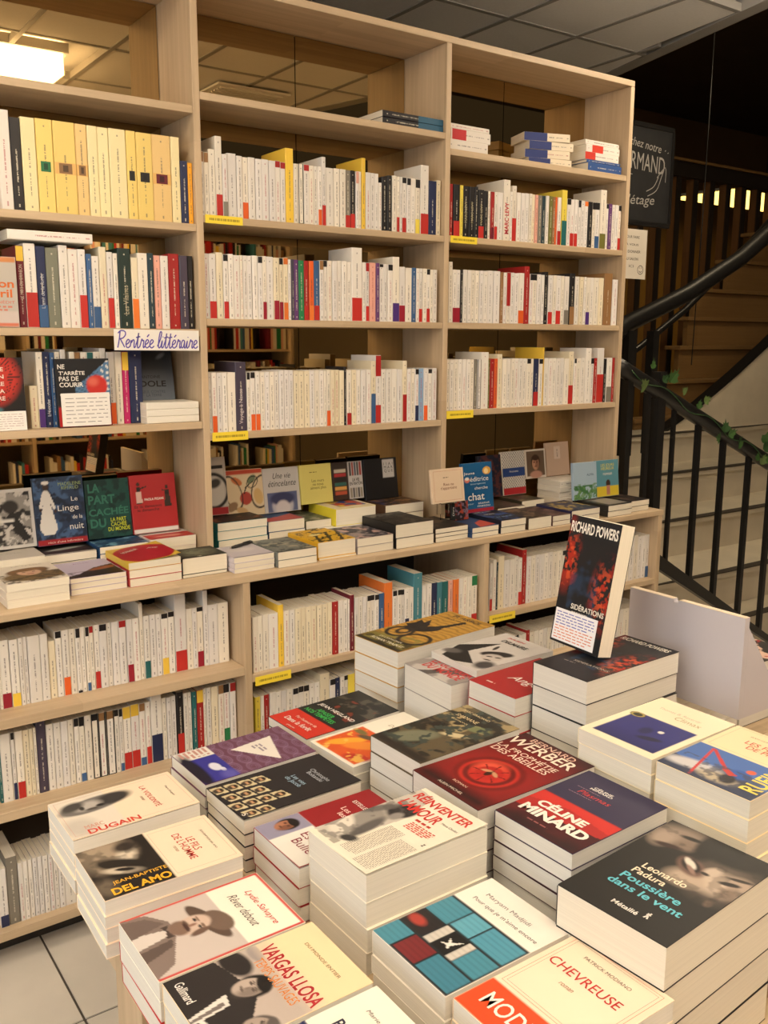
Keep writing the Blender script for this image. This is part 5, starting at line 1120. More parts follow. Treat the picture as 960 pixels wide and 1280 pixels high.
for r_ in range(4):
    v0 = 0.03 + r_ * 0.0
    for k in range(4):
        # slanted strips of passport photos
        bu = 0.06 + r_ * 0.25; bv = 0.0 + k * 0.115 + (r_ % 2) * 0.03
        sl = 0.10
        P4 = [(bu + bv * sl, bv), (bu + 0.19 + bv * sl, bv + 0.02), (bu + 0.19 + (bv + 0.10) * sl, bv + 0.115), (bu + (bv + 0.10) * sl, bv + 0.095)]
        if max(p[1] for p in P4) > 0.46 or (r_ == 3 and k > 1): continue
        a.poly(P4, rgb(214, 200, 160))
        cx = sum(p[0] for p in P4) / 4; cy = sum(p[1] for p in P4) / 4
        a.ell(cx, cy, 0.062, 0.062, rgb(92, 74, 48), 0, 0.2).ell(cx, cy + 0.002, 0.036, 0.045, rgb(206, 160, 120), 0, 0.3).ell(cx, cy + 0.022, 0.042, 0.022, rgb(50, 34, 24), 0, 0.4).ell(cx, cy - 0.028, 0.05, 0.03, rgb(60, 50, 46), 0, 0.4)
print_cover(o, a, 0.004); c.text('Christophe\nBoltanski', 0.55, 0.78, 0.42, 0.14, rgb(190, 196, 204)); c.text('Les vies\nde Jacob', 0.50, 0.60, 0.34, 0.17, rgb(160, 190, 210)); c.text('S', 0.9, 0.04, 0.05, 0.07, WHITE)
o, a, c = tstack(-0.499, -1.206, 0.142, 0.218, 0.801, 3, 'red book with a white band and dark red name', rgb(150, 30, 36), under=rgb(150, 34, 40), lift=0.003)
a.rect(0, 0, 1, 0.36, rgb(236, 232, 222)).rect(0, 0, 0.34, 0.36, rgb(150, 146, 170)).face(0.16, 0.20, 0.13, 0, rgb(176, 120, 92), rgb(24, 20, 22), rgb(96, 56, 44)); print_cover(o, a, 0.003); c.text('Estelle\nBulle', 0.66, 0.21, 0.46, 0.27, rgb(130, 30, 50)); c.text('ESTELLE-SARAH BULLE', 0.5, 0.80, 0.7, 0.06, WHITE); c.text('Les étoiles\nles plus', 0.45, 0.64, 0.5, 0.20, rgb(236, 200, 190), bold=0.01)
o, a, c = tstack(-0.484, -1.352, 0.144, 0.215, 0.860, 4, 'white essay with red title, grey photo and columns of text', rgb(240, 232, 212), nu=90, deg=1.0, lift=0.004, page=(0.70, 0.66, 0.57))
a.poly([(0.0, 0.04), (0.34, 0.10), (0.40, 0.62), (0.24, 0.95), (0.0, 0.96)], rgb(200, 192, 180)).ell(0.26, 0.66, 0.14, 0.18, rgb(44, 42, 44), -20, 0.25).ell(0.30, 0.58, 0.06, 0.09, rgb(150, 144, 138), 0, 0.5).ell(0.17, 0.40, 0.16, 0.26, rgb(150, 144, 136), 20, 0.4).ell(0.10, 0.22, 0.12, 0.20, rgb(226, 218, 204), 40, 0.4).ell(0.30, 0.34, 0.07, 0.26, rgb(96, 92, 90), 10, 0.5).ell(0.06, 0.56, 0.06, 0.24, rgb(110, 106, 102), -20, 0.6).ell(0.36, 0.16, 0.10, 0.06, rgb(60, 58, 58), 30, 0.5).blotch(9, 5, rgb(90, 86, 84), 0.55, 0.62, 0.6, a.region(0, 0.04, 0.36, 0.9))
print_cover(o, a, 0.004); c.text("RÉINVENTER", 0.50, 0.90, 0.86, 0.17, rgb(206, 52, 44), bold=0.025); c.text("L'AMOUR", 0.38, 0.755, 0.60, 0.17, rgb(206, 52, 44), bold=0.025)
c.bars(0.48, 0.64, 0.92, 0.665, 1, rgb(200, 60, 50), 3, 0.9); c.bars(0.50, 0.53, 0.86, 0.625, 5, rgb(210, 80, 70), 4, 0.6); c.bars(0.42, 0.06, 0.66, 0.48, 30, rgb(150, 144, 134), 6, 0.42); c.bars(0.70, 0.03, 0.96, 0.42, 28, rgb(150, 144, 134), 7, 0.42); c.text('Mona Chollet', 0.83, 0.76, 0.24, 0.035, rgb(110, 104, 100)); c.text('Z', 0.93, 0.48, 0.035, 0.045, INK, bold=0.03)
o, a, c = tstack(-0.492, -1.523, 0.150, 0.206, 0.801, 3, 'white book with blue shipping containers and a swallow', rgb(240, 234, 222), nu=90)
BLU = rgb(72, 140, 160)
a.rect(0, 0, 1, 0.66, rgb(30, 38, 44))
cells = [(0.00, 0.00, 0.24, 0.20, BLU), (0.00, 0.22, 0.30, 0.40, rgb(36, 30, 32)), (0.0, 0.42, 0.30, 0.64, BLU), (0.26, 0.02, 0.55, 0.20, rgb(120, 40, 44)), (0.32, 0.22, 0.42, 0.42, rgb(206, 200, 190)), (0.42, 0.22, 0.62, 0.42, rgb(20, 19, 20)), (0.62, 0.22, 0.70, 0.42, rgb(206, 200, 190)),
         (0.32, 0.44, 0.56, 0.64, rgb(96, 166, 186)), (0.57, 0.02, 0.98, 0.20, rgb(64, 128, 150)), (0.71, 0.22, 0.98, 0.42, BLU), (0.58, 0.44, 0.98, 0.64, rgb(80, 150, 172))]
for (u0, v0, u1, v1, cc) in cells:
    a.rect(u0, v0, u1, v1, cc, 0.008)
    if cc != rgb(20, 19, 20): a.mix(a.region(u0, v0, u1, v1) * (np.sin(a.V * 150) > 0.4) * 0.22, tuple(q * 0.45 for q in cc))
a.poly([(0.46, 0.36), (0.53, 0.33), (0.60, 0.40), (0.55, 0.30), (0.57, 0.26), (0.52, 0.29), (0.45, 0.28), (0.51, 0.31)], WHITE).ell(0.10, 0.30, 0.10, 0.06, rgb(170, 60, 50), 0, 0.6)
print_cover(o, a); c.text('Maryam Madjidi', 0.46, 0.84, 0.56, 0.065, rgb(130, 126, 124)); c.text("Pour que je m'aime encore", 0.54, 0.75, 0.80, 0.065, rgb(96, 92, 92))
o, a, c = tstack(-0.486, -1.679, 0.150, 0.208, 0.801, 3, 'cream book with a thin double red frame and orange band', BLANCHE)
a.rect(0, 0, 1, 0.30, rgb(226, 78, 34)); print_cover(o, a); c.text('MODIANO', 0.56, 0.165, 0.86, 0.17, WHITE, bold=0.01); c.frame(0.055, 0.33, 0.945, 0.965, 0.0005, rgb(206, 90, 70)); c.frame(0.085, 0.352, 0.915, 0.945, 0.0004, rgb(120, 90, 80)); c.text('PATRICK MODIANO', 0.5, 0.86, 0.48, 0.04, rgb(80, 66, 60)); c.text('CHEVREUSE', 0.46, 0.70, 0.72, 0.105, rgb(190, 40, 34), bold=0.004); c.text('roman', 0.42, 0.58, 0.14, 0.035, rgb(150, 110, 90), shear=0.2)
# ---- column 3
o, a, c = tstack(-0.271, -0.836, 0.140, 0.228, 0.801, 4, 'black forest book with a red band and green title', rgb(34, 35, 34), nu=80, deg=3.0)
a.blotch(7, 4, rgb(90, 86, 76), 0.55, 0.64, 0.8, (a.V > 0.66).astype(float)).blotch(6, 9, rgb(140, 60, 44), 0.60, 0.66, 0.7, a.region(0.3, 0.45, 1, 0.8)).rect(0, 0, 1, 0.30, rgb(206, 52, 38)); print_cover(o, a); c.text("Par l'auteure de", 0.5, 0.205, 0.5, 0.06, rgb(240, 214, 200)); c.text('Dans la forêt', 0.48, 0.125, 0.62, 0.10, WHITE, bold=0.01); c.text('gallmeister', 0.5, 0.04, 0.2, 0.04, WHITE)
c.text('JEAN HEGLAND', 0.5, 0.52, 0.84, 0.10, WHITE, bold=0.01); c.text('APAISER\nNOS TEMPÊTES', 0.44, 0.40, 0.70, 0.20, rgb(60, 190, 90), bold=0.01)
o, a, c = tstack(-0.262, -0.986, 0.138, 0.230, 0.801, 5, 'white book with an orange painting of reclining figures', rgb(242, 236, 220), deg=3.0)
a.rect(0.05, 0.03, 0.95, 0.52, rgb(222, 92, 40)).ell(0.30, 0.24, 0.28, 0.10, rgb(240, 170, 50), 60, 0.3).ell(0.58, 0.30, 0.30, 0.12, rgb(236, 140, 50), 45, 0.3).ell(0.8, 0.12, 0.2, 0.1, rgb(190, 50, 40), 30, 0.5).ell(0.18, 0.44, 0.14, 0.06, rgb(120, 110, 60), 0, 0.5).ell(0.42, 0.42, 0.20, 0.06, rgb(96, 80, 60), 20, 0.5).ell(0.66, 0.46, 0.1, 0.05, rgb(250, 200, 90), 0, 0.4).blotch(7, 8, rgb(246, 196, 90), 0.6, 0.66, 0.8, a.region(0.05, 0.03, 0.95, 0.52)); print_cover(o, a); c.text('Double vie', 0.5, 0.72, 0.5, 0.07, rgb(170, 150, 130), shear=0.25)
o, a, c = tstack(-0.232, -1.143, 0.139, 0.232, 0.863, 5, 'painted street scene cover partly under the red seal book', rgb(96, 84, 62), nu=80, deg=2.0)
a.blotch(4, 6, rgb(166, 148, 108), 0.48, 0.58, 1, (a.V > 0.45).astype(float)).blotch(5, 2, rgb(40, 38, 32), 0.5, 0.58).ell(0.34, 0.26, 0.34, 0.16, rgb(120, 122, 100), 60, 0.4).ell(0.25, 0.55, 0.16, 0.08, rgb(34, 28, 24), 40, 0.4).ell(0.7, 0.72, 0.18, 0.09, rgb(120, 128, 90), 20, 0.4).ell(0.66, 0.52, 0.2, 0.06, rgb(206, 190, 150), 30, 0.5).blotch(9, 12, rgb(60, 70, 64), 0.58, 0.64).rect(0, 0, 1, 0.10, rgb(40, 34, 30), 0.1); print_cover(o, a); c.text('MARC GRACIANO', 0.36, 0.90, 0.5, 0.05, rgb(226, 206, 160)); c.text('SHAMANE', 0.36, 0.80, 0.4, 0.075, rgb(226, 206, 160)); c.text('ÉDITIONS', 0.36, 0.72, 0.3, 0.04, rgb(206, 186, 140))
o, a, c = tstack(-0.250, -1.288, 0.162, 0.254, 0.8605, 4, 'dark red book with a wax seal holding a bee', rgb(58, 14, 16), nu=100)
a.ell(0.5, 0.40, 0.75, 0.62, rgb(150, 28, 26), 0, 1.1).rect(0, 0, 1, 0.12, rgb(34, 10, 12), 0.2).ell(0.5, 0.37, 0.36, 0.36, rgb(196, 44, 34), 0, 0.08).ring(0.5, 0.37, 0.34, 0.34, 0.10, rgb(120, 20, 18)).ring(0.5, 0.37, 0.24, 0.24, 0.12, rgb(110, 18, 16)).ell(0.42, 0.43, 0.16, 0.14, rgb(224, 84, 60), 30, 0.9).ell(0.5, 0.37, 0.15, 0.15, rgb(186, 36, 30), 0, 0.2)
for k in range(8):
    an = k * math.pi / 4 + 0.2
    a.poly([(0.5 + 0.05 * math.cos(an), 0.37 + 0.032 * math.sin(an)), (0.5 + 0.20 * math.cos(an + 0.05), 0.37 + 0.128 * math.sin(an + 0.05)), (0.5 + 0.20 * math.cos(an - 0.05), 0.37 + 0.128 * math.sin(an - 0.05))], rgb(110, 16, 16))
a.ell(0.5, 0.37, 0.035, 0.07, rgb(60, 26, 16), 0, 0.3).ell(0.44, 0.385, 0.06, 0.025, rgb(206, 150, 110), 30, 0.4).ell(0.56, 0.385, 0.06, 0.025, rgb(206, 150, 110), -30, 0.4)
print_cover(o, a); c.text('BERNARD', 0.5, 0.945, 0.62, 0.085, rgb(226, 190, 170), bold=0.005); c.text('WERBER', 0.47, 0.855, 0.92, 0.175, rgb(236, 224, 204), bold=0.012); c.text('LA PROPHÉTIE', 0.45, 0.74, 0.84, 0.10, rgb(236, 216, 196), bold=0.006); c.text('DES ABEILLES', 0.45, 0.665, 0.80, 0.10, rgb(236, 216, 196), bold=0.006); c.text('ROMAN', 0.5, 0.13, 0.2, 0.035, rgb(226, 200, 180)); c.text('ALBIN MICHEL', 0.5, 0.05, 0.36, 0.035, rgb(226, 210, 196))
o, a, c = tstack(-0.225, -1.462, 0.152, 0.213, 0.8605, 9, 'navy book with a red band and bold white name', rgb(50, 44, 74), under=rgb(60, 30, 40), deg=2.0, base=LZ + 0.0004)
a.rect(0, 0, 1, 0.50, rgb(92, 24, 28)).rect(0, 0.34, 1, 0.50, rgb(206, 48, 40)).blotch(3, 5, rgb(60, 16, 22), 0.45, 0.6, 0.8, a.region(0, 0, 1, 0.33)).poly([(0, 0.34), (0.45, 0.42), (1, 0.36), (1, 0.28), (0, 0.2)], rgb(176, 38, 36)).rect(0, 0, 1, 0.08, rgb(30, 14, 18), 0.15)
print_cover(o, a); c.text('CÉLINE', 0.45, 0.35, 0.60, 0.155, rgb(240, 232, 220), bold=0.045); c.text('MINARD', 0.50, 0.215, 0.82, 0.155, rgb(240, 232, 220), bold=0.045); c.bars(0.3, 0.09, 0.8, 0.115, 1, rgb(150, 90, 90), 3); c.text('CÉLINE\nMINARD', 0.42, 0.80, 0.28, 0.085, WHITE, bold=0.02); c.text('Plasmas', 0.44, 0.69, 0.40, 0.075, rgb(206, 60, 60), shear=0.2); c.bars(0.16, 0.735, 0.72, 0.745, 1, rgb(180, 150, 160), 3, 0.5); c.bars(0.16, 0.635, 0.72, 0.645, 1, rgb(180, 150, 160), 3, 0.5)
o, a, c = tstack(-0.285, -1.652, 0.163, 0.258, 0.8605, 4, 'black book with a laughing woman and turquoise title', rgb(30, 29, 27), nu=110, deg=4.2, last=0.058, page=(0.72, 0.67, 0.56), wob=0.4, base=LZ + 0.0004)
sk = rgb(206, 186, 166)
a.ell(0.80, 0.66, 0.26, 0.30, rgb(96, 84, 74), 10, 0.9).ell(0.80, 0.62, 0.17, 0.16, sk, 10, 0.9).ell(0.60, 0.55, 0.16, 0.13, rgb(186, 166, 146), 20, 0.8).ell(0.93, 0.70, 0.10, 0.10, rgb(176, 156, 138), 0, 0.8)
a.ell(0.53, 0.66, 0.155, 0.105, rgb(110, 84, 74), -38, 0.35).ell(0.52, 0.67, 0.115, 0.07, rgb(30, 20, 20), -38, 0.3).ell(0.50, 0.685, 0.09, 0.035, rgb(226, 216, 202), -38, 0.4).ell(0.555, 0.635, 0.075, 0.022, rgb(150, 120, 108), -38, 0.6)
a.ell(0.69, 0.70, 0.055, 0.085, rgb(196, 178, 160), -20, 0.7).ell(0.66, 0.655, 0.04, 0.022, rgb(40, 32, 28), 0, 0.6).ell(0.87, 0.665, 0.085, 0.030, rgb(30, 26, 24), 25, 0.45).ell(0.90, 0.735, 0.10, 0.022, rgb(40, 34, 30), 20, 0.6).ell(0.93, 0.58, 0.07, 0.10, rgb(130, 112, 98), 0, 0.9)
a.ell(0.20, 0.88, 0.24, 0.16, rgb(140, 124, 110), 20, 0.9).ell(0.12, 0.80, 0.10, 0.14, rgb(166, 148, 132), 0, 0.9).ell(0.33, 0.82, 0.09, 0.09, rgb(130, 112, 98), 0, 0.8).ell(0.30, 0.90, 0.10, 0.03, rgb(30, 26, 24), 10, 0.6).ell(0.22, 0.745, 0.12, 0.035, rgb(56, 38, 34), 15, 0.6).ell(0.47, 0.90, 0.10, 0.24, rgb(22, 20, 20), 10, 0.5).ell(0.72, 0.88, 0.26, 0.12, rgb(24, 23, 22), 12, 0.5).ell(0.90, 0.44, 0.03, 0.05, rgb(110, 92, 78), 0, 0.8).blotch(10, 6, rgb(28, 27, 26), 0.56, 0.7, 0.4)
print_cover(o, a)
c.text('Leonardo', 0.47, 0.485, 0.40, 0.085, rgb(238, 224, 196), bold=0.015); c.text('Padura', 0.40, 0.415, 0.30, 0.085, rgb(238, 224, 196), bold=0.015); c.text('Poussière', 0.50, 0.335, 0.54, 0.095, rgb(96, 190, 206), bold=0.02); c.text('dans le vent', 0.53, 0.255, 0.66, 0.090, rgb(96, 190, 206), bold=0.02); c.text('Métailié', 0.52, 0.105, 0.23, 0.052, WHITE, bold=0.02)
a2 = c; W, H, T = o['dims']
ribbon('publisher_mark', [[(0.185 * W, 0.105 * H), (0.195 * W, 0.13 * H), (0.185 * W, 0.15 * H)], [(0.18 * W, 0.135 * H), (0.215 * W, 0.14 * H)], [(0.20 * W, 0.13 * H), (0.215 * W, 0.105 * H)], [(0.20 * W, 0.14 * H), (0.205 * W, 0.158 * H)]], 0.0022, WHITE, o, T + 0.0006)
# ---- column 4
o, a, c = tstack(-0.004, -0.752, 0.150, 0.296, 0.900, 5, 'ochre patterned book with a black bird and branches', rgb(196, 150, 62), nu=90, deg=4.5)
a.mix((np.sin(a.V * 110 + 5 * a.noise(9, 12, 3)) > 0.2) * 0.5, rgb(120, 84, 30)).rect(0, 0, 1, 0.20, rgb(74, 66, 34), 0.15).blotch(9, 5, rgb(140, 130, 60), 0.5, 0.6, 0.8, (a.V < 0.3).astype(float)).rect(0, 0, 1, 0.05, rgb(40, 34, 26), 0.06)
a.ell(0.46, 0.52, 0.13, 0.24, rgb(26, 23, 22), -35, 0.10).poly([(0.40, 0.56), (0.06, 0.66), (0.10, 0.56), (0.04, 0.50), (0.14, 0.47), (0.12, 0.40), (0.44, 0.46)], rgb(26, 23, 22)).poly([(0.36, 0.60), (0.16, 0.72), (0.20, 0.62), (0.12, 0.60), (0.22, 0.56), (0.18, 0.50), (0.40, 0.50)], rgb(34, 30, 28)).poly([(0.5, 0.52), (0.60, 0.66), (0.66, 0.86), (0.60, 0.88), (0.52, 0.70), (0.44, 0.60)], rgb(34, 30, 28))
for k in range(9): a.poly([(0.52 + k * 0.012, 0.60 + k * 0.028), (0.60 + k * 0.012, 0.60 + k * 0.03), (0.54 + k * 0.012, 0.625 + k * 0.028)], rgb(34, 30, 28))
a.ring(0.28, 0.33, 0.20, 0.22, 0.16, rgb(38, 34, 30), 20).ring(0.72, 0.28, 0.24, 0.24, 0.14, rgb(38, 34, 30), -10).ring(0.30, 0.36, 0.09, 0.12, 0.3, rgb(38, 34, 30), 10)
print_cover(o, a); c.text('EL ARBOL', 0.55, 0.93, 0.60, 0.10, rgb(60, 46, 30), bold=0.01); c.text('DEL OLVIDO', 0.4, 0.85, 0.4, 0.05, rgb(60, 46, 30)); c.text('ROMAN TRADUIT', 0.55, 0.09, 0.7, 0.07, rgb(226, 220, 196), bold=0.02); c.text('DE L\'ESPAGNOL', 0.5, 0.15, 0.5, 0.05, rgb(226, 220, 196))
o, a, c = tstack(0.0, -0.927, 0.155, 0.205, 0.884, 3, 'curling grey book with bold red lettering', rgb(150, 144, 140), nu=70, deg=0.0, lift=0.0)
a.blotch(4, 5, rgb(196, 190, 184), 0.48, 0.6).poly([(0.3, 0), (0.6, 0.3), (1, 0.45), (1, 0.35), (0.55, 0.1), (0.5, 0)], rgb(90, 84, 82)); print_cover(o, a); c.text('LE GUERRIER\nDU MONDE', 0.55, 0.24, 0.80, 0.34, rgb(190, 44, 44), bold=0.03)
o, a, c = tstack(0.066, -0.934, 0.148, 0.215, 0.900, 1, 'black and white photo book resting half over the curling grey one', rgb(206, 200, 194), nu=90, base=0.8850)
a.poly([(0, 0.35), (0.35, 0.72), (0.3, 0.30), (0.75, 0.10), (0.5, 0.0), (0.2, 0.02)], rgb(30, 28, 28)).ell(0.66, 0.46, 0.24, 0.12, rgb(34, 31, 31), 40, 0.25).ell(0.72, 0.36, 0.16, 0.15, rgb(196, 186, 178), 20, 0.25).ell(0.66, 0.36, 0.05, 0.02, INK, 30, 0.4).ell(0.78, 0.40, 0.05, 0.02, INK, 30, 0.4).ell(0.74, 0.28, 0.06, 0.02, rgb(60, 50, 50), 20, 0.4).ell(0.45, 0.58, 0.03, 0.10, INK, 20, 0.3).ell(0.15, 0.18, 0.14, 0.10, rgb(96, 92, 90), 30, 0.6).ell(0.88, 0.16, 0.14, 0.16, rgb(70, 66, 66), 0, 0.6); print_cover(o, a); c.text('DELMAIRE', 0.5, 0.80, 0.50, 0.10, rgb(40, 34, 36), bold=0.03); c.text('JULIEN', 0.38, 0.90, 0.34, 0.06, rgb(190, 50, 50), bold=0.02)
o, a, c = tstack(0.034, -1.098, 0.126, 0.205, 0.895, 5, 'red book with white script title beside the tall stack', rgb(168, 38, 40), deg=3.0)
print_cover(o, a); c.text('Ange', 0.62, 0.36, 0.60, 0.24, rgb(240, 230, 222), shear=0.3); c.bars(0.2, 0.10, 0.55, 0.14, 1, rgb(226, 190, 180), 3)
NIGHT = rgb(28, 28, 32)
def powers_art(a):
    a.blotch(4, 3, rgb(40, 60, 86), 0.52, 0.66, 0.8, a.region(0.2, 0.2, 0.75, 0.7))
    m1 = np.clip(1.4 - np.sqrt(((a.U - 0.08) / 0.20) ** 2 + ((a.V - 0.66) / 0.22) ** 2), 0, 1) + np.clip(1.4 - np.sqrt(((a.U - 0.92) / 0.26) ** 2 + ((a.V - 0.46) / 0.24) ** 2), 0, 1)
    a.blotch(9, 8, rgb(176, 44, 26), 0.46, 0.56, 1.0, np.clip(m1, 0, 1)); a.blotch(16, 2, rgb(226, 90, 50), 0.55, 0.62, 0.8, np.clip(m1 * 1.2 - 0.2, 0, 1))
    a.rect(0.0, 0.9, 0.10, 1.0, rgb(120, 30, 30), 0.1)
    return a
o, a, c = tstack(0.080, -1.226, 0.130, 0.268, 0.960, 6, 'black and red book carrying the standing copy of itself', NIGHT, nu=80, deg=2.0, wob=1.4)
powers_art(a); print_cover(o, a); c.text('RICHARD POWERS', 0.5, 0.93, 0.86, 0.13, rgb(226, 220, 206), bold=0.02); c.text('SIDÉRATIONS', 0.62, 0.26, 0.62, 0.07, rgb(200, 190, 176)); c.bars(0.2, 0.2, 0.6, 0.22, 1, rgb(150, 140, 130), 3)
# the standing copy
Wp, Hp, Tp, lean = 0.131, 0.252, 0.036, 11.0
mp_ = Matrix.Translation((0.179 + Tp * math.cos(math.radians(lean)), -1.232, 0.9606 + Tp * math.sin(math.radians(0)))) @ Matrix.Rotation(math.radians(-93), 4, 'Z') @ Matrix.Rotation(math.radians(90 - lean), 4, 'X')
o = book('display_paperback', Wp, Hp, Tp, mp_, NIGHT, 'black and red book standing upright on the stack, with a handwritten card', None, page=(0.80, 0.74, 0.60))
a = powers_art(art_for(o, 100, NIGHT)); print_cover(o, a); c = Cover(o)
c.text('RICHARD POWERS', 0.5, 0.915, 0.94, 0.16, rgb(240, 234, 222), bold=0.025); c.text('SIDÉRATIONS', 0.64, 0.315, 0.66, 0.10, rgb(236, 230, 216), bold=0.02); c.bars(0.34, 0.262, 0.96, 0.272, 1, rgb(200, 194, 186), 3, 0.8)
nc = pydata('note_card', [(0, 0, 0)], []); nc.data = box_mesh(0.112, 0.062, 0.0008); nc.data.materials.append(plain('card_white', (0.80, 0.79, 0.80), 0.6)); tag(nc, 'white card with blue and red handwriting on the standing book', 'card')
nc.matrix_basis = mp_ @ Matrix.Translation((-0.005, 0.036, Tp + 0.0012))
small_print(nc, -0.051, 0.0, 0.05, 0.028, 5, rgb(110, 116, 190), 0.0006, 5, 0.34, 'blue_handwriting'); small_print(nc, -0.051, -0.028, 0.05, 0.0, 5, rgb(226, 140, 116), 0.0006, 8, 0.34, 'red_handwriting')
o, a, c = tstack(0.013, -1.404, 0.150, 0.226, 0.910, 7, 'cream book with a blue moonlit picture', rgb(248, 236, 204), nu=90, deg=1.5, page=(0.74, 0.70, 0.60))
a.rect(0.10, 0.08, 0.92, 0.60, rgb(44, 46, 120)).mix(a.region(0.10, 0.08, 0.92, 0.60) * np.clip((0.3 - a.V) * 2.4, 0, 1), rgb(28, 28, 74)).ell(0.64, 0.42, 0.035, 0.035, WHITE, 0, 0.2).ell(0.5, 0.36, 0.07, 0.10, rgb(28, 30, 84), 0, 0.6).ell(0.66, 0.26, 0.14, 0.05, rgb(24, 24, 66), 20, 0.5).ell(0.16, 0.56, 0.10, 0.07, rgb(40, 40, 34), 0, 0.1).ring(0.16, 0.56, 0.075, 0.055, 0.16, rgb(190, 170, 90)); print_cover(o, a)
c.text('Thomas B. Reverdy', 0.47, 0.80, 0.56, 0.07, rgb(190, 176, 150)); c.text('Climax', 0.66, 0.73, 0.34, 0.095, rgb(176, 156, 110))
o, a, c = tstack(0.020, -1.560, 0.160, 0.224, 0.910, 6, 'cream book with a climber photo band and yellow name', rgb(248, 228, 184), nu=100, deg=2.0, page=(0.74, 0.70, 0.60))
a.rect(0, 0, 1, 0.52, rgb(70, 110, 180)).poly([(0, 0), (1, 0), (1, 0.12), (0.6, 0.30), (0.3, 0.16), (0, 0.22)], rgb(44, 56, 86)).ell(0.24, 0.16, 0.28, 0.10, rgb(206, 204, 206), 10, 0.6).ell(0.55, 0.12, 0.2, 0.10, rgb(190, 176, 150), 0, 0.6).poly([(0.16, 0.50), (0.19, 0.50), (0.36, 0.02), (0.33, 0.02)], rgb(206, 60, 60)).poly([(0.2, 0.5), (0.62, 0.22), (0.60, 0.19), (0.18, 0.48)], rgb(196, 50, 50)).ell(0.66, 0.26, 0.12, 0.11, rgb(40, 90, 170), 0, 0.3).ell(0.63, 0.15, 0.08, 0.10, rgb(36, 34, 40), 20, 0.4).ell(0.70, 0.36, 0.045, 0.045, rgb(226, 100, 60), 0, 0.3).poly([(0.48, 0.30), (0.66, 0.24), (0.6, 0.2), (0.46, 0.27)], rgb(200, 60, 50)).blotch(9, 7, rgb(60, 66, 84), 0.56, 0.62, 0.7, a.region(0, 0, 1, 0.3)).rect(0, 0.52, 1, 1, rgb(248, 228, 184)); print_cover(o, a)
c.frame(0.06, 0.55, 0.94, 0.97, 0.0005, rgb(206, 150, 130)); c.text('LES FLAMMES\nDE PIERRE', 0.60, 0.74, 0.62, 0.19, rgb(200, 60, 44), bold=0.004); c.text('JEAN-CHRISTOPHE RUFIN', 0.5, 0.88, 0.5, 0.03, rgb(90, 80, 70)); c.text('RUFIN', 0.88, 0.30, 0.56, 0.19, rgb(236, 214, 90), rot=90, bold=0.02)
# books at the right edge and under the display box
for k in range(6):
    book('table_paperback', 0.15, 0.215, 0.0215, M_flat(0.395, -1.235, TZ + 0.0004 + k * 0.0218, [1, -2, 0.5, 2, -1, 0][k]), rgb(206, 198, 184), ordinal(k + 1) + ' from bottom of the plain paperbacks under the grey display box', 'plain books under the display box', page=TP)
o, a, c = tstack(0.640, -1.150, 0.150, 0.205, 0.850, 5, 'red and black patterned book at the right edge behind the display box', rgb(30, 26, 28)); a.blotch(5, 4, rgb(190, 40, 44), 0.5, 0.54).blotch(7, 2, rgb(226, 190, 170), 0.60, 0.64); print_cover(o, a)
# grey display box seen from behind
bxm = plain('lilac_grey_card', (0.50, 0.47, 0.50), 0.6); edge = plain('raw_board_edge', (0.72, 0.60, 0.44), 0.8)
dz0 = TZ + 0.0004 + 6 * 0.0218 + 0.0004
db = empty('display_box', (0.43, -1.32, dz0), 'grey card display box seen from behind, with a notch in its top edge', 'box')
def quad_panel(name, pts, off, mat, parent):
    """flat board: polygon PTS given thickness by the offset vector"""
    p = Vector(parent.location)
    n = len(pts); vs = [Vector(q) - p for q in pts] + [Vector(q) + Vector(off) - p for q in pts]
    fs = [tuple(range(n - 1, -1, -1)), tuple(range(n, 2 * n))] + [(i, (i + 1) % n, n + (i + 1) % n, n + i) for i in range(n)]
    return pydata(name, vs, fs, mat, parent)
xb = 0.400; zt_ = 1.043
ya, yb = -1.180, -1.450
quad_panel('back_board', [(xb, ya, dz0), (xb, yb, dz0), (xb, yb, zt_), (xb, -1.302, zt_), (xb, -1.300, zt_ - 0.006), (xb, -1.290, zt_ - 0.006), (xb, -1.288, zt_), (xb, ya, zt_)], (0.014, 0, 0), bxm, db)
for yq in (ya, yb + 0.003):
    quad_panel('side_board', [(xb + 0.0142, yq, dz0), (xb + 0.13, yq, dz0), (xb + 0.125, yq, dz0 + 0.03), (xb + 0.0142, yq, zt_ - 0.02)], (0, -0.003, 0), bxm, db)
quad_panel('top_edge', [(xb + 0.0002, yb, zt_ + 0.0003), (xb + 0.0138, yb, zt_ + 0.0003), (xb + 0.0138, -1.303, zt_ + 0.0003), (xb + 0.0002, -1.303, zt_ + 0.0003)], (0, 0, 0.0006), edge, db)
quad_panel('top_edge', [(xb + 0.0002, -1.287, zt_ + 0.0003), (xb + 0.0138, -1.287, zt_ + 0.0003), (xb + 0.0138, ya, zt_ + 0.0003), (xb + 0.0002, ya, zt_ + 0.0003)], (0, 0, 0.0006), edge, db)
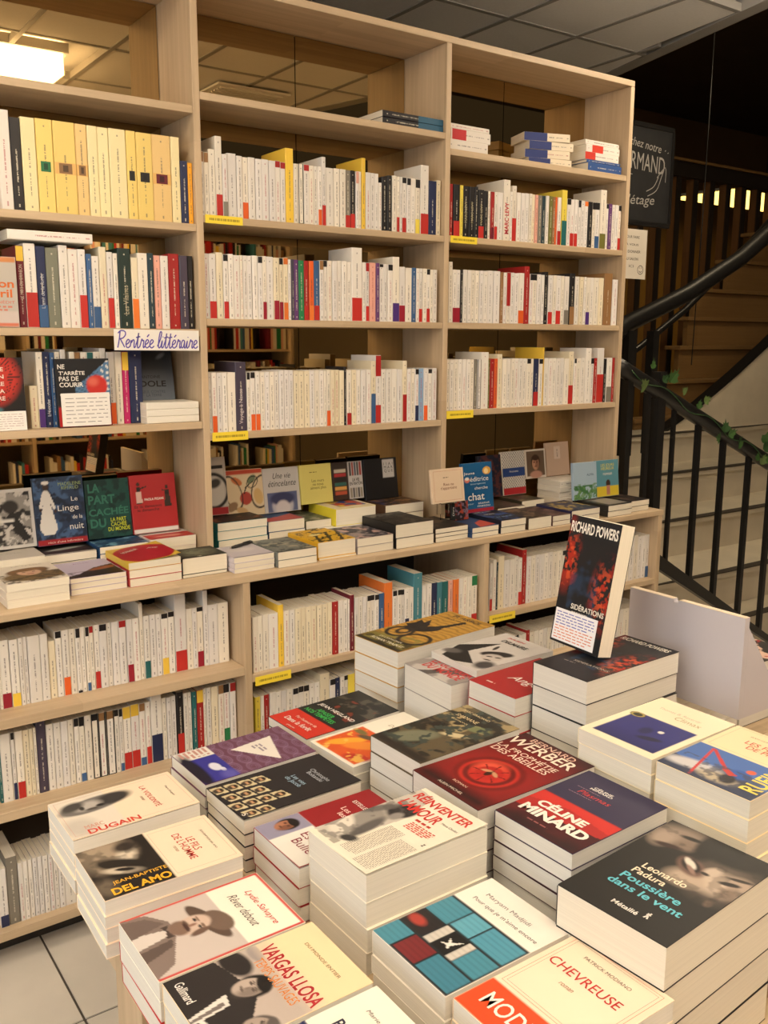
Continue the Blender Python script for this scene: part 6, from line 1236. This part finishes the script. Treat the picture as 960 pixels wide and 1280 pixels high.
# ------------------------------------------------------------------ handwritten sign on the left bay
sg = empty('paper_sign', (-0.1445, -0.0008, 1.5475), 'white paper strip with purple handwriting taped to the shelf edge', 'sign')
strip = link('paper_strip', box_mesh(0.238, 0.0008, 0.054), paper_white, sg); sg.rotation_euler = (0, math.radians(0.6), 0)
GL = {
 'R': ([[(0.0, 0.0), (0.05, 0.5), (0.06, 1.0)], [(-0.06, 0.86), (0.1, 1.02), (0.34, 0.98), (0.40, 0.78), (0.26, 0.58), (0.08, 0.54)], [(0.10, 0.54), (0.25, 0.3), (0.42, 0.02)]], 0.46),
 'e': ([[(0.0, 0.18), (0.14, 0.26), (0.22, 0.40), (0.13, 0.50), (0.03, 0.34), (0.05, 0.08), (0.17, 0.0), (0.30, 0.12)]], 0.29),
 'n': ([[(0.0, 0.06), (0.03, 0.46), (0.05, 0.30), (0.14, 0.48), (0.22, 0.40), (0.23, 0.08), (0.27, 0.0), (0.34, 0.12)]], 0.33),
 't': ([[(0.0, 0.14), (0.09, 0.5), (0.12, 0.9), (0.10, 0.4), (0.12, 0.04), (0.19, 0.0), (0.27, 0.12)], [(-0.02, 0.62), (0.24, 0.68)]], 0.26),
 'r': ([[(0.0, 0.06), (0.08, 0.48), (0.11, 0.52), (0.15, 0.42), (0.22, 0.44), (0.21, 0.10), (0.25, 0.0), (0.31, 0.12)]], 0.30),
 'é': ([[(0.0, 0.18), (0.14, 0.26), (0.22, 0.40), (0.13, 0.50), (0.03, 0.34), (0.05, 0.08), (0.17, 0.0), (0.30, 0.12)], [(0.10, 0.66), (0.22, 0.82)]], 0.29),
 'l': ([[(0.0, 0.10), (0.14, 0.5), (0.20, 0.92), (0.11, 0.98), (0.06, 0.6), (0.06, 0.12), (0.13, 0.0), (0.23, 0.12)]], 0.22),
 'i': ([[(0.0, 0.12), (0.06, 0.46), (0.05, 0.10), (0.10, 0.0), (0.19, 0.12)], [(0.07, 0.66), (0.09, 0.70)]], 0.18),
 'a': ([[(0.22, 0.42), (0.10, 0.50), (0.01, 0.28), (0.06, 0.02), (0.17, 0.10), (0.22, 0.44), (0.22, 0.10), (0.27, 0.0), (0.34, 0.12)]], 0.33),
 ' ': ([], 0.22)}
def handwrite(txt, width, height):
    x = 0; out = []
    for ch in txt:
        st, adv = GL[ch]
        for s_ in st: out.append([(x + p[0] + 0.12 * p[1], p[1]) for p in s_])
        x += adv
    return [[(p[0] / x * width - width / 2, (p[1] - 0.45) * height) for p in s_] for s_ in out]
hw = ribbon('handwriting', handwrite('Rentrée littéraire', 0.224, 0.043), 0.0032, rgb(92, 78, 180), sg)
hw.rotation_euler = (math.radians(90), 0, 0); hw.location = (0.002, -0.0007, -0.001)

# ------------------------------------------------------------------ stairwell to the right of the bookcase
stairs = empty('staircase', (2.9, 0.6, 0), 'cream painted curved stairs with dark nosings beyond the bookcase', 'staircase')
# lower steps: curved fronts facing the shop
def curved_step(z0, z1, yfront, x0, x1, depth, mat, name, bow=0.10, parent=stairs):
    n = 12; vs = []; fs = []
    p = Vector(parent.location)
    for i in range(n + 1):
        f = i / n; x = x0 + (x1 - x0) * f; y = yfront + bow * (2 * f - 1) ** 2
        for (yy, zz) in ((y, z0), (y, z1), (yfront + depth, z1), (yfront + depth, z0)): vs.append(Vector((x, yy, zz)) - p)
    for i in range(n):
        b = i * 4
        for k in range(4): fs.append((b + k, b + (k + 1) % 4, b + 4 + (k + 1) % 4, b + 4 + k)[::-1])
    fs.append((0, 1, 2, 3)); fs.append((n * 4 + 3, n * 4 + 2, n * 4 + 1, n * 4))
    return pydata(name, vs, fs, mat, parent)
zs_ = [0.0, 0.17, 0.36, 0.565, 0.765, 0.96]
yf_ = [0.10, 0.22, 0.40, 0.78, 1.10, 1.42]
for k in range(1, 6):
    curved_step(zs_[k] - 0.21 if k > 1 else 0.001, zs_[k] - 0.034, yf_[k], 1.80 + 0.05 * k, 5.6, 0.36, cream_paint, 'riser', 0.12)
    curved_step(zs_[k] - 0.0335, zs_[k] - 0.006, yf_[k] - 0.02, 1.80 + 0.05 * k, 5.6, 0.42, cream_paint, 'tread', 0.12)
    curved_step(zs_[k] - 0.0055, zs_[k], yf_[k] - 0.026, 1.80 + 0.05 * k, 5.6, 0.06, nosing_dark, 'nosing', 0.12)
# rising curved stringer with a dark cap behind
def sweep(name, pts_top, drop, thick_, mat, parent):
    p = Vector(parent.location); vs = []; fs = []
    for (x, y, z) in pts_top:
        for (yy, zz) in ((y, z - drop), (y, z), (y + thick_, z), (y + thick_, z - drop)): vs.append(Vector((x, yy, zz)) - p)
    for i in range(len(pts_top) - 1):
        b = i * 4
        for k in range(4): fs.append((b + k, b + 4 + k, b + 4 + (k + 1) % 4, b + (k + 1) % 4))
    b = (len(pts_top) - 1) * 4
    fs.append((0, 1, 2, 3)[::-1] if False else (0, 1, 2, 3)); fs.append((b + 3, b + 2, b + 1, b))
    return pydata(name, vs, fs, mat, parent)
ST = [(2.45, 1.62, 0.36), (2.95, 1.60, 0.52), (3.45, 1.58, 0.70), (3.95, 1.55, 0.92), (4.35, 1.52, 1.12), (4.70, 1.50, 1.32), (5.05, 1.50, 1.52), (5.6, 1.50, 1.86)]
sweep('stringer', ST, 0.62, 0.06, cream_paint, stairs)
sweep('stringer_cap', [(x, y - 0.012, z + 0.022) for x, y, z in ST], 0.022, 0.084, black_metal, stairs)
# upper flight of brown wooden steps turning up behind
prev = 0.80
for k, (z1, x0) in enumerate([(1.03, 3.9), (1.276, 4.30), (1.516, 4.62), (1.73, 4.85), (1.95, 5.06), (2.20, 5.62), (2.45, 6.1)]):
    yb_ = 1.72 + k * 0.11
    box('upper_riser', x0, 7.4, yb_, yb_ + 0.04, prev + 0.001, z1 - 0.031, brown_x, stairs)
    box('upper_tread', x0 - 0.03, 7.4, yb_ - 0.03, yb_ + 0.109, z1 - 0.03, z1, brown_x, stairs, 0.004)
    prev = z1
# lower railing with handrail, balusters and stringer
rail = empty('stair_railing', (2.2, 0.05, 0), 'black metal stair railing with thin balusters beside the bookcase end', 'railing')
def rail_z(x): return 1.46 - 0.4265 * (x - 1.795)
def str_z(x): return 0.604 - 0.597 * (x - 2.119)
RL = Vector(rail.location)
link('handrail', tube_mesh([Vector((x, 0.05, rail_z(x) - 0.022)) - RL for x in (1.735, 1.80, 2.2, 2.6, 3.0, 3.25)], 0.033, 14), black_metal, rail)
quad_panel('stringer_bar', [(2.02, 0.035, str_z(2.02) - 0.045), (3.10, 0.035, max(str_z(3.10) - 0.045, 0.01)), (3.10, 0.035, str_z(3.10) + 0.02), (2.02, 0.035, str_z(2.02) + 0.02)], (0, 0.03, 0), black_metal, rail)
for x, w in ((1.825, 0.030), (1.951, 0.020), (2.015, 0.045), (2.124, 0.016), (2.295, 0.022), (2.48, 0.022), (2.683, 0.022), (2.87, 0.022), (3.05, 0.022)):
    zb = str_z(x) if x > 2.05 else 0.001
    if w > 0.04: box('newel_post', x - w / 2, x + w / 2, 0.05 - w / 2, 0.05 + w / 2, 0.001, rail_z(x) + 0.06, black_metal, rail)
    else: box('baluster', x - w / 2, x + w / 2, 0.05 - w / 2, 0.05 + w / 2, max(zb, 0.001), rail_z(x) - 0.03, black_metal, rail)
# ivy wound along the handrail
ivy = empty('ivy_garland', (2.3, 0.05, 1.2), 'green ivy garland wound round the black handrail', 'ivy')
leaf_mats = [plain('ivy_leaf_a', rgb(58, 92, 44), 0.5), plain('ivy_leaf_b', rgb(44, 74, 38), 0.5), plain('ivy_leaf_c', rgb(92, 112, 62), 0.5)]
LF = [(0, -0.1), (0.32, 0.0), (0.55, 0.28), (0.28, 0.42), (0.30, 0.70), (0.10, 0.62), (0.0, 1.0), (-0.10, 0.62), (-0.30, 0.70), (-0.28, 0.42), (-0.55, 0.28), (-0.32, 0.0)]
leaf_me = []
for m_ in leaf_mats:
    me = bpy.data.meshes.new('leaf')
    vs = [(x, y, 0.12 * abs(x)) for x, y in LF] + [(0, 0.35, -0.02)]
    me.from_pydata(vs, [], [(i, (i + 1) % 12, 12) for i in range(12)]); me.materials.append(m_); leaf_me.append(me)
r = random.Random(11)
pts = []
for k in range(60):
    x = 1.80 + k * 0.024
    an = math.pi + 0.45 * math.sin(k * 0.5)
    pts.append(Vector((x, 0.05 + 0.037 * math.cos(an), rail_z(x) - 0.022 + 0.037 * math.sin(an))) - Vector(ivy.location))
link('vine_stem', tube_mesh(pts, 0.0025, 5), leaf_mats[1], ivy)
for k in range(26):
    x = 1.86 + r.random() ** 0.8 * 1.25
    an = r.uniform(-0.6, 3.8) if r.random() < 0.7 else r.uniform(3.8, 5.4)
    o = link('leaf', leaf_me[r.randrange(3)], None, ivy)
    o.location = Vector((x, 0.05 - 0.050 - 0.012 * r.random(), rail_z(x) - 0.022 + 0.055 * math.sin(an))) - Vector(ivy.location)
    o.rotation_euler = (math.radians(r.uniform(84, 112)), r.uniform(-1.4, 1.4), r.uniform(-0.12, 0.12))
    s_ = r.uniform(0.038, 0.066); o.scale = (s_, s_, s_)
# the broad black handrail of the upper flight
ur = empty('upper_handrail', (3.2, 0.8, 0), 'broad black handrail sweeping up to the upper floor', 'railing')
UL = Vector(ur.location)
UR = [(1.90, 0.55, 1.42), (2.35, 0.62, 1.555), (2.66, 0.8, 1.625), (3.16, 0.8, 1.80), (3.60, 0.8, 2.0), (4.0, 0.8, 2.24), (4.6, 0.8, 2.65)]
link('handrail', tube_mesh([Vector(p) - UL for p in UR], 0.045, 14), black_metal, ur)
UR2 = [(2.9, 1.25, 1.30), (3.35, 1.25, 1.52), (3.75, 1.25, 1.74), (4.2, 1.25, 2.05), (4.8, 1.25, 2.5)]
link('lower_rail', tube_mesh([Vector(p) - UL for p in UR2], 0.02, 10), black_metal, ur)
for x, w in ((2.42, 0.05), (2.62, 0.06), (2.80, 0.045)):
    box('post', x - w / 2, x + w / 2, 0.70, 0.70 + w, 0.97, 1.60, black_metal, ur)
# wooden slat screen with a dark beam on top
scr = empty('slat_screen', (5.8, 2.65, 0), 'tall brown wooden slat screen along the stairs', 'screen')
dark_edge = plain('dark_slat_edge', (0.022, 0.015, 0.010), 0.6)
for k in range(15):
    x = 4.45 + k * 0.222
    s_ = box('slat', x, x + 0.055, 2.612, 2.68, 0.001, 2.86, brown_z, scr)
    box('slat_edge', x, x + 0.055, 2.60, 2.6118, 0.001, 2.86, dark_edge, s_)
box('top_beam', 4.3, 9.0, 2.59, 2.70, 2.861, 2.985, dark_edge, scr); box('beam_strip', 4.3, 9.0, 2.565, 2.589, 2.975, 2.995, brown_x, scr)
# lit ceiling panel of the room beyond the slats
t = empty('ceiling_light', (7.6, 3.2, 2.91), 'yellow lit panel glimpsed between the slats of the stair screen', 'lamp')
box('lamp_tray', 6.50, 8.8, 2.80, 3.62, 2.909, 2.93, lamp_frame, t)
box('diffuser', 6.55, 8.75, 2.84, 3.58, 2.90, 2.908, plain('warm_diffuser', (0.8, 0.75, 0.6), 0.5, emit=(1.0, 0.66, 0.14), strength=3.2), t)
t = empty('ceiling_light', (3.7, 0.3, 3.99), 'added unseen round lamp high over the stairwell', 'lamp')  # added above the view to brighten the steps and slats
link('added_lamp_rim', tube_mesh([(0, 0, 0.008), (0, 0, -0.05)], 0.30, 32), lamp_frame, t); link('diffuser', tube_mesh([(0, 0, -0.0505), (0, 0, -0.06)], 0.285, 32), plain('added_stair_diffuser', (0.8, 0.78, 0.7), 0.5, emit=(1.0, 0.80, 0.52), strength=34.0), t)
# chalkboard and paper notice behind the bookcase end
cbd = empty('chalkboard', (2.36, 0.5, 2.29), 'black chalkboard with white chalk lettering and an arrow by the stairs', 'sign')
link('slate', box_mesh(0.44, 0.012, 0.42), chalk_black, cbd)
for (dx, dz, w, h) in ((0, 0.212, 0.45, 0.02), (0, -0.212, 0.45, 0.02), (-0.222, 0, 0.016, 0.404), (0.222, 0, 0.016, 0.404)): link('frame_bar', box_mesh(w, 0.02, h), black_metal, cbd, (dx, 0, dz))
CHK = rgb(176, 172, 164)
FM = Matrix(((1, 0, 0, 0), (0, 0, -1, -0.0068), (0, 1, 0, 0), (0, 0, 0, 1)))
lettering(cbd, 'Passez chez notre', (-0.04, 0.135, 0), 0.36, 0.035, CHK, -0.08, 0.2, 0, 'chalk_lettering', None, FM)
lettering(cbd, 'NORMAND', (0.0, 0.055, 0), 0.34, 0.075, CHK, -0.04, 0.0, 0.0, 'chalk_lettering', None, FM)
lettering(cbd, "l'étage", (0.01, -0.115, 0), 0.20, 0.055, CHK, 0.05, 0.2, 0, 'chalk_lettering', None, FM)
ar = ribbon('chalk_arrow', [[(0.06, -0.09), (0.12, -0.06), (0.15, 0.0), (0.165, 0.03)], [(0.05, -0.07), (0.10, -0.045), (0.13, 0.0)], [(0.12, -0.005), (0.175, 0.045), (0.18, -0.02)], [(-0.2, 0.0), (-0.05, -0.005)], [(0.165, 0.115), (0.172, 0.12)], [(0.185, 0.108), (0.192, 0.112)]], 0.0035, CHK, cbd)
ar.rotation_euler = (math.radians(90), 0, 0); ar.location = (0, -0.0068, 0)
ntc = empty('paper_notice', (2.115, 0.3, 1.914), 'white paper notice with a smiley beside the bookcase end', 'notice')
link('paper', box_mesh(0.165, 0.001, 0.205), plain('notice_paper', (0.60, 0.55, 0.46), 0.7), ntc)
FN = Matrix(((1, 0, 0, 0), (0, 0, -1, -0.0009), (0, 1, 0, 0), (0, 0, 0, 1)))
for k, tx in enumerate(['POUR FAIRE', 'À VOUS', 'DE DONNER', 'AU SALON', 'ICI']): lettering(ntc, tx, (-0.012, 0.07 - k * 0.03, 0), [0.09, 0.08, 0.11, 0.085, 0.03][k], 0.011, INK, 0, 0, 0.0, 'notice_lettering', None, FN)
def circ(cx, cy, r_, n=14): return [(cx + r_ * math.cos(2 * math.pi * i / n), cy + r_ * math.sin(2 * math.pi * i / n)) for i in range(n + 1)]
sm = ribbon('smiley', [circ(0.048, -0.064, 0.018), [(0.042, -0.058), (0.042, -0.053)], [(0.053, -0.058), (0.053, -0.053)], [(0.039, -0.068), (0.048, -0.074), (0.057, -0.068)]], 0.003, INK, ntc)
sm.rotation_euler = (math.radians(90), 0, 0); sm.location = (0, -0.0009, 0)
# thin cable hanging in the stairwell
cb_ = link('hanging_cable', tube_mesh([(3.93, 1.3, 3.99), (3.93, 1.3, 2.4), (3.91, 1.3, 1.4)], 0.0035, 6), black_metal); tag(cb_, 'thin dark cable hanging in front of the wooden slats', 'cable')

# ------------------------------------------------------------------ the other side of the shop, seen only in the mirrors
ob = empty('opposite_bookcase', (0.5, -4.4, 0), 'tall bookcase across the shop, seen only in the mirrors', 'bookcase')
for k in range(6): box('upright', -2.6 + k * 1.1, -2.575 + k * 1.1, -4.55, -4.2, 0.001, 2.42, wood_z, ob)
for z in (0.08, 0.42, 0.78, 1.12, 1.45, 1.78, 2.1, 2.4): box('shelf', -2.574, 2.924, -4.55, -4.22, z, z + 0.019, wood_x, ob)
box('back_board', -2.6, 2.95, -4.575, -4.552, 0.001, 2.42, plain('opp_back', (0.10, 0.065, 0.035), 0.7), ob)
vs, fs, cols = [], [], []
for z in (0.10, 0.44, 0.80, 1.14, 1.47, 1.80, 2.12):
    x = -2.55
    while x < 2.9:
        w = r.uniform(0.012, 0.03); h = r.uniform(0.17, 0.24)
        if r.random() < 0.06: x += 0.12; continue
        if (x + 2.6) % 1.1 > 1.06 or (x + 2.6) % 1.1 < 0.03: x += 0.035; continue
        b = len(vs)
        for dz in (0, h):
            vs += [(x, -4.25, z + dz), (x + w - 0.001, -4.25, z + dz), (x + w - 0.001, -4.40, z + dz), (x, -4.40, z + dz)]
        fs += [(b, b + 1, b + 2, b + 3), (b + 7, b + 6, b + 5, b + 4), (b, b + 4, b + 5, b + 1), (b + 1, b + 5, b + 6, b + 2), (b + 2, b + 6, b + 7, b + 3), (b + 3, b + 7, b + 4, b)]
        cc = PAL[r.choice('wwwwwwwccYrRkknbtgmsq')]
        cols += [cc] * 8
        x += w
me = bpy.data.meshes.new('opposite_books'); me.from_pydata(vs, [], fs); me.update()
ca = me.color_attributes.new('print', 'FLOAT_COLOR', 'POINT')
ca.data.foreach_set('color', [v for c_ in cols for v in (*c_, 1)])
tag(link('opposite_books', me, cover_print), 'rows of books in the bookcase across the shop', 'books', kind='stuff')

flush_text()
